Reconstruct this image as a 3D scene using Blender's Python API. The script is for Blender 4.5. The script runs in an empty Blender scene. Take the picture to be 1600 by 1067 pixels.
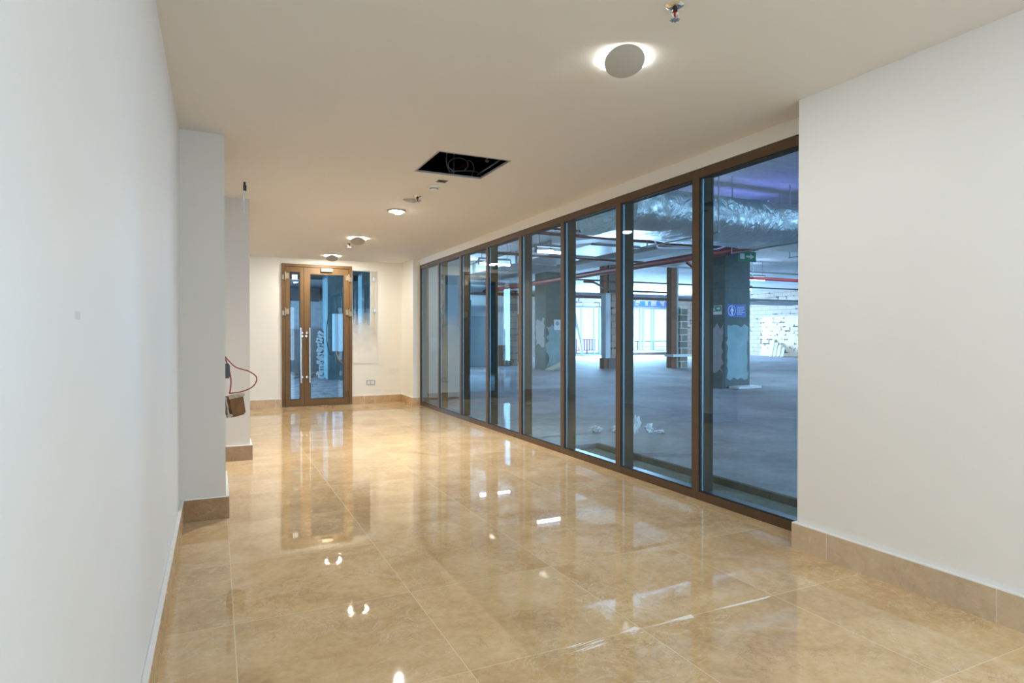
import bpy, bmesh, math, random
from mathutils import Vector, Matrix
random.seed(7)
S = bpy.context.scene
COL = S.collection

# ------------------------------------------------------------------ camera
F_PX = 970.0
cam_d = bpy.data.cameras.new('camera')
cam_d.sensor_width = 36.0
cam_d.lens = 36.0 * F_PX / 1600.0
cam_d.clip_start = 0.02
cam_d.clip_end = 300
cam = bpy.data.objects.new('camera', cam_d)
COL.objects.link(cam)
cam.location = (0, 0, 1.25)
cam.rotation_euler = (math.radians(90 - 0.5), 0, -math.radians(25.47))
S.camera = cam

# ------------------------------------------------------------------ light
W = bpy.data.worlds.new('sky')
S.world = W
W.use_nodes = True
bg = W.node_tree.nodes['Background']
bg.inputs[0].default_value = (0.62, 0.80, 1.0, 1)
bg.inputs[1].default_value = 3.0
S.view_settings.view_transform = 'Standard'
S.view_settings.look = 'None'
S.view_settings.gamma = 1
S.view_settings.use_curve_mapping = False
S.view_settings.exposure = 0.35
S.cycles.use_denoising = True
S.cycles.max_bounces = 10
S.cycles.diffuse_bounces = 5
S.cycles.glossy_bounces = 5
S.cycles.transparent_max_bounces = 24
S.cycles.sample_clamp_indirect = 6.0
S.cycles.caustics_reflective = False
S.cycles.caustics_refractive = False


def area(name, loc, rot, sx, sy, power, color):
    d = bpy.data.lights.new(name, 'AREA')
    d.shape = 'RECTANGLE'
    d.size = sx
    d.size_y = sy
    d.energy = power
    d.color = color
    o = bpy.data.objects.new(name, d)
    COL.objects.link(o)
    o.location = loc
    o.rotation_euler = rot
    return o


R = math.radians
# bluish fill daylight at an assumed, unseen opening behind the camera
area('corridor_daylight_fill', (1.43, -3.98, 1.35), (R(90), 0, 0), 3.0, 2.2, 75, (0.66, 0.83, 1.0))
# daylight through the far facade openings of the unfinished hall
area('facade_daylight_far', (23.2, 33.3, 1.7), (R(-90), 0, 0), 6.0, 2.8, 4300, (0.50, 0.70, 1.0))
area('hall_side_fill', (17, -6.0, 2.0), (R(90), 0, 0), 20, 3.6, 900, (0.30, 0.53, 0.95))  # added fill from an unseen open side of the hall
# daylight in the room behind the glass door
area('back_room_daylight', (-1.4, 16.0, 1.6), (0, R(-90), 0), 2.2, 4.0, 300, (0.35, 0.62, 1.0))

# ------------------------------------------------------------------ materials
MATS = {}


def mat(name):
    m = bpy.data.materials.new(name)
    m.use_nodes = True
    MATS[name] = m
    nt = m.node_tree
    return m, nt, nt.nodes['Principled BSDF']


def N(nt, t, **kw):
    n = nt.nodes.new(t)
    for k, v in kw.items():
        if k in n.inputs:
            n.inputs[k].default_value = v
        else:
            setattr(n, k, v)
    return n


def noise(nt, scale, detail=4, rough=0.5, dist=0.0, vec=None):
    n = N(nt, 'ShaderNodeTexNoise')
    n.inputs['Scale'].default_value = scale
    n.inputs['Detail'].default_value = detail
    n.inputs['Roughness'].default_value = rough
    n.inputs['Distortion'].default_value = dist
    if vec is not None:
        nt.links.new(vec, n.inputs['Vector'])
    return n


def ramp(nt, fac, stops):
    r = N(nt, 'ShaderNodeValToRGB')
    el = r.color_ramp.elements
    while len(el) < len(stops):
        el.new(0.5)
    for e, (p, c) in zip(el, stops):
        e.position = p
        e.color = c if len(c) == 4 else (*c, 1)
    nt.links.new(fac, r.inputs[0])
    return r


def mixc(nt, fac, a, b, mode='MIX'):
    m = N(nt, 'ShaderNodeMix', data_type='RGBA', blend_type=mode)
    for sock, v in ((m.inputs[0], fac), (m.inputs[6], a), (m.inputs[7], b)):
        if hasattr(v, 'is_output'):
            nt.links.new(v, sock)
        elif isinstance(v, (int, float)):
            sock.default_value = v
        else:
            sock.default_value = (*v, 1) if len(v) == 3 else v
    return m.outputs[2]


def math_(nt, op, a, b=None, clamp=False):
    m = N(nt, 'ShaderNodeMath', operation=op, use_clamp=clamp)
    for i, v in enumerate((a, b)):
        if v is None:
            continue
        if hasattr(v, 'is_output'):
            nt.links.new(v, m.inputs[i])
        else:
            m.inputs[i].default_value = v
    return m.outputs[0]


def objco(nt):
    return N(nt, 'ShaderNodeTexCoord').outputs['Object']


def bump(nt, b, h, strength, dist=0.01):
    n = N(nt, 'ShaderNodeBump')
    n.inputs['Strength'].default_value = strength
    n.inputs['Distance'].default_value = dist
    nt.links.new(h, n.inputs['Height'])
    nt.links.new(n.outputs[0], b.inputs['Normal'])


def plain(name, c, rough=0.5, metal=0.0, var=0.06, scale=6.0, bmp=0.0, bscale=40):
    m, nt, b = mat(name)
    co = objco(nt)
    n = noise(nt, scale, 4, 0.55, 0.2, co)
    lo = tuple(max(0, x * (1 - var)) for x in c)
    hi = tuple(min(1, x * (1 + var)) for x in c)
    r = ramp(nt, n.outputs[0], [(0.3, lo), (0.7, hi)])
    nt.links.new(r.outputs[0], b.inputs['Base Color'])
    b.inputs['Roughness'].default_value = rough
    b.inputs['Metallic'].default_value = metal
    if bmp:
        n2 = noise(nt, bscale, 4, 0.6, 0, co)
        bump(nt, b, n2.outputs[0], bmp)
    return m


def emis(name, c, s):
    m, nt, b = mat(name)
    b.inputs['Base Color'].default_value = (*c, 1)
    b.inputs['Emission Color'].default_value = (*c, 1)
    b.inputs['Emission Strength'].default_value = s
    return m


plain('paint_white', (0.80, 0.80, 0.785), 0.55, 0, 0.012, 1.2, 0.03, 220)
plain('paint_ceiling', (0.75, 0.73, 0.695), 0.8, 0, 0.012, 1.0)
plain('paint_cream', (0.82, 0.785, 0.70), 0.6, 0, 0.012, 1.2)
plain('paint_white_shaded', (0.62, 0.585, 0.53), 0.6, 0, 0.015, 1.2)  # white paint darkened, shade on the left piers put into the colour
plain('spot_grey', (0.68, 0.67, 0.66), 0.6, 0, 0.02, 30)
plain('sealant', (0.85, 0.85, 0.83), 0.6, 0, 0.03, 20)
plain('bronze', (0.095, 0.056, 0.029), 0.45, 0.15, 0.06, 9)
plain('bronze_door', (0.155, 0.078, 0.020), 0.48, 0.1, 0.06, 9)
plain('bronze_pale', (0.60, 0.53, 0.43), 0.5, 0.1, 0.05, 9)
plain('black_gasket', (0.008, 0.009, 0.010), 0.5, 0, 0.1, 9)
plain('spacer_steel', (0.16, 0.26, 0.31), 0.35, 0.3, 0.05, 9)
plain('mullion_dark', (0.026, 0.028, 0.024), 0.85, 0.0, 0.08, 5).node_tree.nodes['Principled BSDF'].inputs['Specular IOR Level'].default_value = 0.1  # near-black side faces of the mullions and head fins
plain('steel', (0.62, 0.61, 0.58), 0.28, 0.9, 0.05, 15)
plain('hinge_metal', (0.34, 0.27, 0.18), 0.4, 0.6, 0.05, 15)
plain('sill_steel', (0.16, 0.22, 0.27), 0.35, 0.5, 0.05, 9)
plain('chrome', (0.75, 0.75, 0.74), 0.12, 1.0, 0.02, 15)
plain('dark_metal', (0.03, 0.022, 0.015), 0.45, 0.4, 0.1, 12)
plain('disc_paint', (0.42, 0.39, 0.345), 0.75, 0, 0.015, 3)
plain('plastic_white', (0.78, 0.77, 0.74), 0.35, 0, 0.02, 10)
plain('plastic_cream', (0.80, 0.765, 0.69), 0.4, 0, 0.02, 10)
plain('plastic_grey', (0.33, 0.33, 0.34), 0.4, 0, 0.03, 10)
plain('plastic_black', (0.012, 0.02, 0.022), 0.4, 0, 0.1, 10)
plain('red_cable', (0.30, 0.045, 0.035), 0.45, 0, 0.1, 12)
plain('white_cable', (0.55, 0.58, 0.64), 0.5, 0, 0.06, 12)
plain('orange_cable', (0.55, 0.20, 0.08), 0.5, 0, 0.06, 12)
plain('blue_tape', (0.30, 0.55, 0.66), 0.25, 0, 0.2, 60)
plain('cardboard', (0.20, 0.095, 0.035), 0.8, 0, 0.25, 25, 0.2, 60)
plain('cardboard_torn', (0.45, 0.38, 0.28), 0.9, 0, 0.25, 40, 0.3, 90)
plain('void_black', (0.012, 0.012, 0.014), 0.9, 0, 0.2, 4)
plain('void_floor', (0.02, 0.018, 0.02), 0.9, 0, 0.3, 9)
plain('red_bulb', (0.45, 0.01, 0.01), 0.15, 0, 0.05, 30)
plain('red_pipe', (0.26, 0.022, 0.03), 0.45, 0, 0.15, 3)
plain('rust_pipe', (0.10, 0.045, 0.045), 0.5, 0.2, 0.2, 4)
plain('grey_pipe', (0.28, 0.31, 0.34), 0.5, 0.3, 0.15, 3)
plain('rust_steel', (0.20, 0.085, 0.05), 0.65, 0.2, 0.25, 8, 0.1, 40)
plain('hall_paint', (0.72, 0.80, 0.84), 0.7, 0, 0.08, 0.8)
plain('plaster_dull', (0.40, 0.375, 0.36), 0.8, 0, 0.1, 1.4, 0.1, 30)
plain('plaster_or_lit_patch', (0.42, 0.42, 0.43), 0.85, 0, 0.1, 9, 0.2, 50)
plain('blue_plaster_or_lit', (0.29, 0.45, 0.47), 0.8, 0, 0.14, 4, 0.2, 30)  # light blue plaster, also the painted lit faces of the back-room columns
plain('grey_door', (0.50, 0.57, 0.60), 0.5, 0, 0.06, 3)
plain('dark_board', (0.10, 0.12, 0.13), 0.6, 0, 0.15, 4)
plain('brown_board', (0.20, 0.12, 0.08), 0.6, 0, 0.2, 5)
plain('pale_timber', (0.62, 0.52, 0.42), 0.7, 0, 0.12, 8)
plain('cabinet_paint', (0.62, 0.70, 0.74), 0.45, 0, 0.03, 3)
plain('duct_grey', (0.45, 0.48, 0.50), 0.45, 0.3, 0.12, 1.5, 0.1, 6)
plain('bag_plastic', (0.80, 0.82, 0.85), 0.35, 0, 0.1, 9, 0.5, 25)
plain('sign_green', (0.0, 0.26, 0.10), 0.4, 0, 0.05, 9)
plain('sign_blue', (0.01, 0.11, 0.42), 0.4, 0, 0.05, 9)
plain('sign_white', (0.82, 0.84, 0.84), 0.4, 0, 0.02, 9)
plain('sign_grey', (0.35, 0.38, 0.42), 0.5, 0, 0.1, 30)
plain('blue_film', (0.03, 0.14, 0.50), 0.4, 0, 0.1, 5)
plain('magenta_rail', (0.62, 0.06, 0.33), 0.5, 0, 0.05, 9)
plain('smear_white', (0.80, 0.78, 0.73), 0.7, 0, 0.08, 60)
emis('led_ring', (0.93, 0.97, 1.0), 66)
emis('led_ring_warm', (1.0, 0.94, 0.82), 172)
emis('led_bulb', (1.0, 0.95, 0.88), 60)
emis('led_hall', (0.70, 0.72, 1.0), 40)
emis('fill_cool', (0.60, 0.80, 1.0), 330)  # glow of the added cool tubes out of view
emis('fill_violet', (0.32, 0.28, 1.0), 20)  # glow of the added violet tube behind the duct


def marble(name, tiled, tint=None, dull=False):
    m, nt, b = mat(name)
    co = objco(nt)
    if tiled:
        mp = N(nt, 'ShaderNodeMapping')
        mp.inputs['Location'].default_value = (-0.065 + 7.85, -2.15 + 7.9, 0)
        nt.links.new(co, mp.inputs[0])
        br = N(nt, 'ShaderNodeTexBrick', offset=0.0, squash=1.0)
        br.inputs['Scale'].default_value = 1.0
        br.inputs['Mortar Size'].default_value = 0.0018
        br.inputs['Mortar Smooth'].default_value = 0.1
        br.inputs['Brick Width'].default_value = 0.785
        br.inputs['Row Height'].default_value = 0.79
        br.inputs['Color1'].default_value = (0, 0, 0, 1)
        br.inputs['Color2'].default_value = (1, 1, 1, 1)
        br.inputs['Mortar'].default_value = (0.5, 0.5, 0.5, 1)
        nt.links.new(mp.outputs[0], br.inputs['Vector'])
        # every slab gets its own piece of stone
        sc = N(nt, 'ShaderNodeVectorMath', operation='SCALE')
        nt.links.new(br.outputs['Color'], sc.inputs[0])
        sc.inputs['Scale'].default_value = 31.0
        ad = N(nt, 'ShaderNodeVectorMath', operation='ADD')
        nt.links.new(co, ad.inputs[0])
        nt.links.new(sc.outputs[0], ad.inputs[1])
        v = ad.outputs[0]
        per = br.outputs['Color']
    else:
        v = co
    cloud = noise(nt, 2.1, 6, 0.6, 0.9, v)
    c1 = ramp(nt, cloud.outputs[0], [(0.30, (0.53, 0.352, 0.165)), (0.50, (0.68, 0.485, 0.250)), (0.72, (0.80, 0.605, 0.355))])
    fine = noise(nt, 26, 5, 0.65, 0.4, v)
    c2 = mixc(nt, 0.22, c1.outputs[0], ramp(nt, fine.outputs[0], [(0.35, (0.34, 0.21, 0.11)), (0.65, (0.74, 0.60, 0.42))]).outputs[0])
    # light hairline veins : ridges of distorted noise
    vn = noise(nt, 4.2, 7, 0.66, 1.8, v)
    d = math_(nt, 'ABSOLUTE', math_(nt, 'SUBTRACT', vn.outputs[0], 0.5))
    lv = ramp(nt, d, [(0.0, (1, 1, 1)), (0.016, (0, 0, 0))])
    gate = ramp(nt, noise(nt, 1.7, 3, 0.5, 0, v).outputs[0], [(0.44, (0, 0, 0)), (0.58, (1, 1, 1))])
    lf = math_(nt, 'MULTIPLY', lv.outputs[0], gate.outputs[0])
    c3 = mixc(nt, math_(nt, 'MULTIPLY', lf, 0.75), c2, (0.80, 0.68, 0.50))
    vn2 = noise(nt, 5.6, 7, 0.70, 2.4, v)
    d2 = math_(nt, 'ABSOLUTE', math_(nt, 'SUBTRACT', vn2.outputs[0], 0.47))
    dv = ramp(nt, d2, [(0.0, (1, 1, 1)), (0.010, (0, 0, 0))])
    gate2 = ramp(nt, noise(nt, 2.3, 3, 0.5, 0, v).outputs[0], [(0.47, (0, 0, 0)), (0.60, (1, 1, 1))])
    df = math_(nt, 'MULTIPLY', dv.outputs[0], gate2.outputs[0])
    c4 = mixc(nt, math_(nt, 'MULTIPLY', df, 0.8), c3, (0.27, 0.135, 0.055))
    if tiled:
        hv = N(nt, 'ShaderNodeSeparateColor')
        nt.links.new(per, hv.inputs[0])
        bright = math_(nt, 'ADD', math_(nt, 'MULTIPLY', hv.outputs[0], 0.12), 0.94)
        vm = N(nt, 'ShaderNodeVectorMath', operation='SCALE')
        nt.links.new(c4, vm.inputs[0])
        nt.links.new(bright, vm.inputs['Scale'])
        c4 = mixc(nt, br.outputs['Fac'], vm.outputs[0], (0.82, 0.69, 0.48))
    if dull:
        c4 = mixc(nt, 0.45, c4, (0.50, 0.44, 0.38))
    if tint:
        c4 = mixc(nt, 1.0, c4, tint, 'MULTIPLY')
    nt.links.new(c4, b.inputs['Base Color'])
    rr = noise(nt, 5, 3, 0.5, 0.3, co)
    rr2 = ramp(nt, rr.outputs[0], [(0.3, (0.015,) * 3), (0.75, (0.038,) * 3)]) if tiled else ramp(nt, rr.outputs[0], [(0.3, (0.22,) * 3), (0.75, (0.32,) * 3)])
    nt.links.new(rr2.outputs[0], b.inputs['Roughness'])
    b.inputs['IOR'].default_value = 1.62 if tiled else 1.5
    return m


marble('marble_floor', True)
marble('marble_base', False, (0.82, 0.76, 0.70))
marble('marble_base_brown', False, (0.46, 0.36, 0.23))
marble('marble_base_right', False, dull=True)


def concrete(name, lo, hi, rough=0.85, scale=0.7, spec=0.3, lines=None):
    m, nt, b = mat(name)
    co = objco(nt)
    n1 = noise(nt, scale, 7, 0.65, 0.6, co)
    c = ramp(nt, n1.outputs[0], [(0.33, lo), (0.66, hi)]).outputs[0]
    n2 = noise(nt, scale * 14, 5, 0.7, 0.2, co)
    c = mixc(nt, 0.22, c, ramp(nt, n2.outputs[0], [(0.35, tuple(x * 0.35 for x in lo)), (0.65, hi)]).outputs[0])
    if lines:
        sx = N(nt, 'ShaderNodeSeparateXYZ')
        nt.links.new(co, sx.inputs[0])
        for ax, pitch, wd in lines:
            f = math_(nt, 'PINGPONG', sx.outputs[ax], pitch / 2)
            k = ramp(nt, f, [(0.0, (1, 1, 1)), (wd, (0, 0, 0))])
            c = mixc(nt, math_(nt, 'MULTIPLY', k.outputs[0], 0.55), c, tuple(x * 0.45 for x in lo))
    nt.links.new(c, b.inputs['Base Color'])
    b.inputs['Roughness'].default_value = rough
    b.inputs['Specular IOR Level'].default_value = spec
    bump(nt, b, n2.outputs[0], 0.35, 0.02)
    return m


concrete('screed', (0.175, 0.175, 0.20), (0.39, 0.385, 0.42), 0.75, 0.45, 0.4)
concrete('screed_old', (0.13, 0.135, 0.125), (0.27, 0.28, 0.26), 0.85, 1.4)
concrete('screed_edge', (0.05, 0.045, 0.04), (0.12, 0.11, 0.10), 0.9, 3)
concrete('soffit', (0.55, 0.57, 0.58), (0.82, 0.84, 0.85), 0.85, 0.5, 0.3, [(0, 2.5, 0.012), (1, 1.25, 0.010)])
concrete('column_concrete', (0.075, 0.115, 0.12), (0.15, 0.21, 0.21), 0.85, 0.9, 0.3, [(2, 1.2, 0.010)])
concrete('gravel', (0.10, 0.11, 0.12), (0.50, 0.53, 0.56), 0.9, 5)
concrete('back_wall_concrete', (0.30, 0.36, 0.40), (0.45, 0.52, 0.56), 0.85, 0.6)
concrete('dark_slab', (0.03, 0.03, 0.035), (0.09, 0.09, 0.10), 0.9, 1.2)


def blocks(name, c1, c2, mortar, holes):
    m, nt, b = mat(name)
    co = objco(nt)
    # use along-wall coordinate (x+y) and height
    sx = N(nt, 'ShaderNodeSeparateXYZ')
    nt.links.new(co, sx.inputs[0])
    cx = N(nt, 'ShaderNodeCombineXYZ')
    nt.links.new(math_(nt, 'ADD', sx.outputs[0], sx.outputs[1]), cx.inputs[0])
    nt.links.new(sx.outputs[2], cx.inputs[1])
    br = N(nt, 'ShaderNodeTexBrick', offset=0.5)
    br.inputs['Scale'].default_value = 1.0
    br.inputs['Mortar Size'].default_value = 0.012
    br.inputs['Brick Width'].default_value = 0.62
    br.inputs['Row Height'].default_value = 0.26
    br.inputs['Color1'].default_value = (*c1, 1)
    br.inputs['Color2'].default_value = (*c2, 1)
    br.inputs['Mortar'].default_value = (*mortar, 1)
    nt.links.new(cx.outputs[0], br.inputs['Vector'])
    n = noise(nt, 1.6, 6, 0.7, 0.3, cx.outputs[0])
    # missing mortar at some joints
    wide = N(nt, 'ShaderNodeTexBrick', offset=0.5)
    for k, v in (('Scale', 1.0), ('Mortar Size', 0.04), ('Brick Width', 0.62), ('Row Height', 0.26)):
        wide.inputs[k].default_value = v
    nt.links.new(cx.outputs[0], wide.inputs['Vector'])
    g = ramp(nt, n.outputs[0], [(holes, (0, 0, 0)), (holes + 0.03, (1, 1, 1))])
    f = math_(nt, 'MULTIPLY', g.outputs[0], wide.outputs['Fac'])
    c = mixc(nt, f, br.outputs['Color'], (0.05, 0.045, 0.045))
    nt.links.new(c, b.inputs['Base Color'])
    b.inputs['Roughness'].default_value = 0.9
    return m


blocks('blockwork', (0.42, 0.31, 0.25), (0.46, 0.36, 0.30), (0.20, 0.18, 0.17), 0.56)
blocks('cream_blocks', (0.62, 0.42, 0.30), (0.66, 0.46, 0.34), (0.62, 0.42, 0.30), 0.52)
blocks('dark_blocks', (0.17, 0.16, 0.14), (0.26, 0.25, 0.22), (0.75, 0.76, 0.76), 0.9)


def foil():
    m, nt, b = mat('foil')
    co = objco(nt)
    mp = N(nt, 'ShaderNodeMapping')
    mp.inputs['Scale'].default_value = (2.2, 0.8, 1.6)
    nt.links.new(co, mp.inputs[0])
    n = noise(nt, 4, 5, 0.6, 1.0, mp.outputs[0])
    b.inputs['Base Color'].default_value = (0.62, 0.68, 0.70, 1)
    b.inputs['Metallic'].default_value = 0.9
    b.inputs['Roughness'].default_value = 0.30
    bump(nt, b, n.outputs[0], 0.9, 0.08)


foil()


def glass(name, tint, r0):
    m = bpy.data.materials.new(name)
    m.use_nodes = True
    MATS[name] = m
    nt = m.node_tree
    nt.nodes.clear()
    out = N(nt, 'ShaderNodeOutputMaterial')
    tr = N(nt, 'ShaderNodeBsdfTransparent')
    tr.inputs[0].default_value = (*tint, 1)
    gl = N(nt, 'ShaderNodeBsdfGlossy')
    gl.inputs['Color'].default_value = (0.95, 0.97, 0.97, 1)
    gl.inputs['Roughness'].default_value = 0.0
    geo = N(nt, 'ShaderNodeNewGeometry')
    dt = N(nt, 'ShaderNodeVectorMath', operation='DOT_PRODUCT')
    nt.links.new(geo.outputs['Normal'], dt.inputs[0])
    nt.links.new(geo.outputs['Incoming'], dt.inputs[1])
    c = math_(nt, 'SUBTRACT', 1.0, math_(nt, 'ABSOLUTE', dt.outputs['Value']), True)
    f = math_(nt, 'ADD', math_(nt, 'MULTIPLY', math_(nt, 'POWER', c, 5.0), 1 - r0), r0, True)
    mx = N(nt, 'ShaderNodeMixShader')
    nt.links.new(f, mx.inputs[0])
    nt.links.new(tr.outputs[0], mx.inputs[1])
    nt.links.new(gl.outputs[0], mx.inputs[2])
    nt.links.new(mx.outputs[0], out.inputs[0])
    return m


glass('screen_glass', (0.80, 0.935, 0.97), 0.028)
glass('door_glass', (0.84, 0.94, 0.97), 0.03)


def film():
    # painted fading of the doubled door image: dense low, thinning upward, ragged edge
    m = bpy.data.materials.new('ghost_fade')
    m.use_nodes = True
    MATS['ghost_fade'] = m
    nt = m.node_tree
    b = nt.nodes['Principled BSDF']
    out = nt.nodes['Material Output']
    b.inputs['Base Color'].default_value = (0.81, 0.77, 0.69, 1)
    b.inputs['Roughness'].default_value = 0.6
    co = objco(nt)
    sx = N(nt, 'ShaderNodeSeparateXYZ')
    nt.links.new(co, sx.inputs[0])
    n = noise(nt, 5, 5, 0.6, 0.5, co)
    h = math_(nt, 'ADD', sx.outputs[2], math_(nt, 'MULTIPLY', math_(nt, 'SUBTRACT', n.outputs[0], 0.5), 0.35))
    mr = N(nt, 'ShaderNodeMapRange')
    mr.inputs[1].default_value = 1.70
    mr.inputs[2].default_value = 0.95
    mr.inputs[3].default_value = 0.0
    mr.inputs[4].default_value = 1.0
    nt.links.new(h, mr.inputs[0])
    # the painted fade also thickens towards the stile at the upper right
    mr2 = N(nt, 'ShaderNodeMapRange')
    mr2.inputs[1].default_value = 2.60
    mr2.inputs[2].default_value = 2.72
    mr2.inputs[3].default_value = 0.0
    mr2.inputs[4].default_value = 0.7
    nt.links.new(sx.outputs[0], mr2.inputs[0])
    f = math_(nt, 'MAXIMUM', mr.outputs[0], mr2.outputs[0])
    tr = N(nt, 'ShaderNodeBsdfTransparent')
    mx = N(nt, 'ShaderNodeMixShader')
    nt.links.new(f, mx.inputs[0])
    nt.links.new(tr.outputs[0], mx.inputs[1])
    nt.links.new(b.outputs[0], mx.inputs[2])
    nt.links.new(mx.outputs[0], out.inputs[0])


film()


def clear_plastic():
    m, nt, b = mat('clear_plastic')
    b.inputs['Base Color'].default_value = (0.75, 0.88, 0.92, 1)
    b.inputs['Roughness'].default_value = 0.12
    b.inputs['Alpha'].default_value = 0.55


clear_plastic()

# ------------------------------------------------------------------ mesh helpers


class MB:
    def __init__(self):
        self.bm = bmesh.new()

    def box(self, x0, x1, y0, y1, z0, z1, bevel=0.0):
        r = bmesh.ops.create_cube(self.bm, size=1.0)
        vs = r['verts']
        for v in vs:
            v.co = Vector(((x0 + x1) / 2 + v.co.x * (x1 - x0), (y0 + y1) / 2 + v.co.y * (y1 - y0), (z0 + z1) / 2 + v.co.z * (z1 - z0)))
        if bevel:
            es = list({e for v in vs for e in v.link_edges})
            bmesh.ops.bevel(self.bm, geom=es, offset=bevel, segments=2, affect='EDGES', profile=0.7)
        return self

    def obox(self, centre, size, rot):
        r = bmesh.ops.create_cube(self.bm, size=1.0)
        mtx = Matrix.Translation(centre) @ rot.to_4x4() @ Matrix.Diagonal((*size, 1))
        bmesh.ops.transform(self.bm, matrix=mtx, verts=r['verts'])
        return self

    def cyl(self, p0, p1, r0, r1=None, seg=24, caps=True):
        p0, p1 = Vector(p0), Vector(p1)
        d = p1 - p0
        q = d.to_track_quat('Z', 'Y').to_matrix().to_4x4()
        r = bmesh.ops.create_cone(self.bm, cap_ends=caps, segments=seg, radius1=r0, radius2=r0 if r1 is None else r1, depth=d.length)
        bmesh.ops.transform(self.bm, matrix=Matrix.Translation((p0 + p1) / 2) @ q, verts=r['verts'])
        return self

    def sphere(self, c, r, sz=1.0, seg=20):
        k = bmesh.ops.create_uvsphere(self.bm, u_segments=seg, v_segments=seg // 2, radius=r)
        bmesh.ops.transform(self.bm, matrix=Matrix.Translation(c) @ Matrix.Diagonal((1, 1, sz, 1)), verts=k['verts'])
        return self

    def lathe(self, c, prof, seg=40, axis='Z'):
        rings = []
        for r, z in prof:
            ring = []
            for i in range(seg):
                a = 2 * math.pi * i / seg
                ring.append(self.bm.verts.new((c[0] + r * math.cos(a), c[1] + r * math.sin(a), c[2] + z)))
            rings.append(ring)
        for a, b in zip(rings, rings[1:]):
            for i in range(seg):
                j = (i + 1) % seg
                self.bm.faces.new((a[i], a[j], b[j], b[i]))
        if prof[0][0] > 1e-5:
            self.bm.faces.new(rings[0])
        if prof[-1][0] > 1e-5:
            self.bm.faces.new(list(reversed(rings[-1])))
        return self

    def tube(self, pts, r, seg=10, smooth=6):
        pts = [Vector(p) for p in pts]
        if smooth and len(pts) > 2:
            out = []
            P = [pts[0] * 2 - pts[1]] + pts + [pts[-1] * 2 - pts[-2]]
            for i in range(1, len(P) - 2):
                for k in range(smooth):
                    t = k / smooth
                    a, b, c, d = P[i - 1:i + 3]
                    out.append(0.5 * ((2 * b) + (-a + c) * t + (2 * a - 5 * b + 4 * c - d) * t * t + (-a + 3 * b - 3 * c + d) * t ** 3))
            out.append(pts[-1])
            pts = out
        rings = []
        up = Vector((0.13, 0.31, 0.94))
        for i, p in enumerate(pts):
            d = (pts[min(i + 1, len(pts) - 1)] - pts[max(i - 1, 0)]).normalized()
            s = d.cross(up)
            if s.length < 1e-4:
                s = d.cross(Vector((1, 0, 0)))
            s.normalize()
            t = d.cross(s).normalized()
            rings.append([self.bm.verts.new(p + (s * math.cos(2 * math.pi * k / seg) + t * math.sin(2 * math.pi * k / seg)) * r) for k in range(seg)])
        for a, b in zip(rings, rings[1:]):
            for i in range(seg):
                j = (i + 1) % seg
                self.bm.faces.new((a[i], a[j], b[j], b[i]))
        self.bm.faces.new(rings[0])
        self.bm.faces.new(list(reversed(rings[-1])))
        return self

    def prism(self, poly, axis, a0, a1):
        """poly of 2-D points in the two axes other than `axis`, extruded a0..a1"""
        def co(p, a):
            if axis == 'X':
                return (a, p[0], p[1])
            if axis == 'Y':
                return (p[0], a, p[1])
            return (p[0], p[1], a)
        A = [self.bm.verts.new(co(p, a0)) for p in poly]
        B = [self.bm.verts.new(co(p, a1)) for p in poly]
        n = len(poly)
        for i in range(n):
            j = (i + 1) % n
            self.bm.faces.new((A[i], A[j], B[j], B[i]))
        self.bm.faces.new(A)
        self.bm.faces.new(B)
        return self

    def build(self, name, m, parent=None, smooth=False):
        bmesh.ops.recalc_face_normals(self.bm, faces=self.bm.faces[:])
        me = bpy.data.meshes.new(name)
        self.bm.to_mesh(me)
        self.bm.free()
        me.materials.append(MATS[m])
        o = bpy.data.objects.new(name, me)
        COL.objects.link(o)
        if smooth:
            for p in me.polygons:
                p.use_smooth = True
            try:
                me.set_sharp_from_angle(angle=R(40))
            except Exception:
                pass
        if parent is not None:
            o.parent = parent
            o.location = -Vector(parent.location)   # meshes are written in world space
            if parent.parent is not None:
                o.location = -(Vector(parent.location) + Vector(parent.parent.location))
        return o


def tag(o, label, cat, group=None, kind=None):
    o['label'] = label
    o['category'] = cat
    if group:
        o['group'] = group
    if kind:
        o['kind'] = kind
    return o


def thing(name, label, cat, loc=(0, 0, 0), group=None):
    o = bpy.data.objects.new(name, None)
    COL.objects.link(o)
    o.location = loc
    o.empty_display_size = 0.1
    return tag(o, label, cat, group)


def struct(o, label, cat):
    return tag(o, label, cat, None, 'structure')


def sroot(name, label, cat, loc=(0, 0, 0)):
    o = thing(name, label, cat, loc)
    o['kind'] = 'structure'
    return o


def copy_tree(o, delta, label, group=None):
    r = o.copy()
    COL.objects.link(r)
    r.location = Vector(o.location) + Vector(delta)
    r['label'] = label
    if group:
        r['group'] = group
    for ch in list(o.children):
        c = ch.copy()
        COL.objects.link(c)
        c.parent = r
        for g in list(ch.children):
            d = g.copy()
            COL.objects.link(d)
            d.parent = c
    return r


# ------------------------------------------------------------------ the corridor shell
H = 2.63          # ceiling height
XL = -0.22        # left wall
XR = 3.085        # right wall (near)
XG = 3.32         # front face of the glazed screen
YF = 11.6         # far wall
YB = -4.0         # near end behind the camera
DX0, DX1, DZ = 1.04, 2.255, 2.53      # door opening
SX0, SX1, SZ0, SZ1 = 2.27, 2.72, 0.75, 2.46   # opening for the added sidelight

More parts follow.
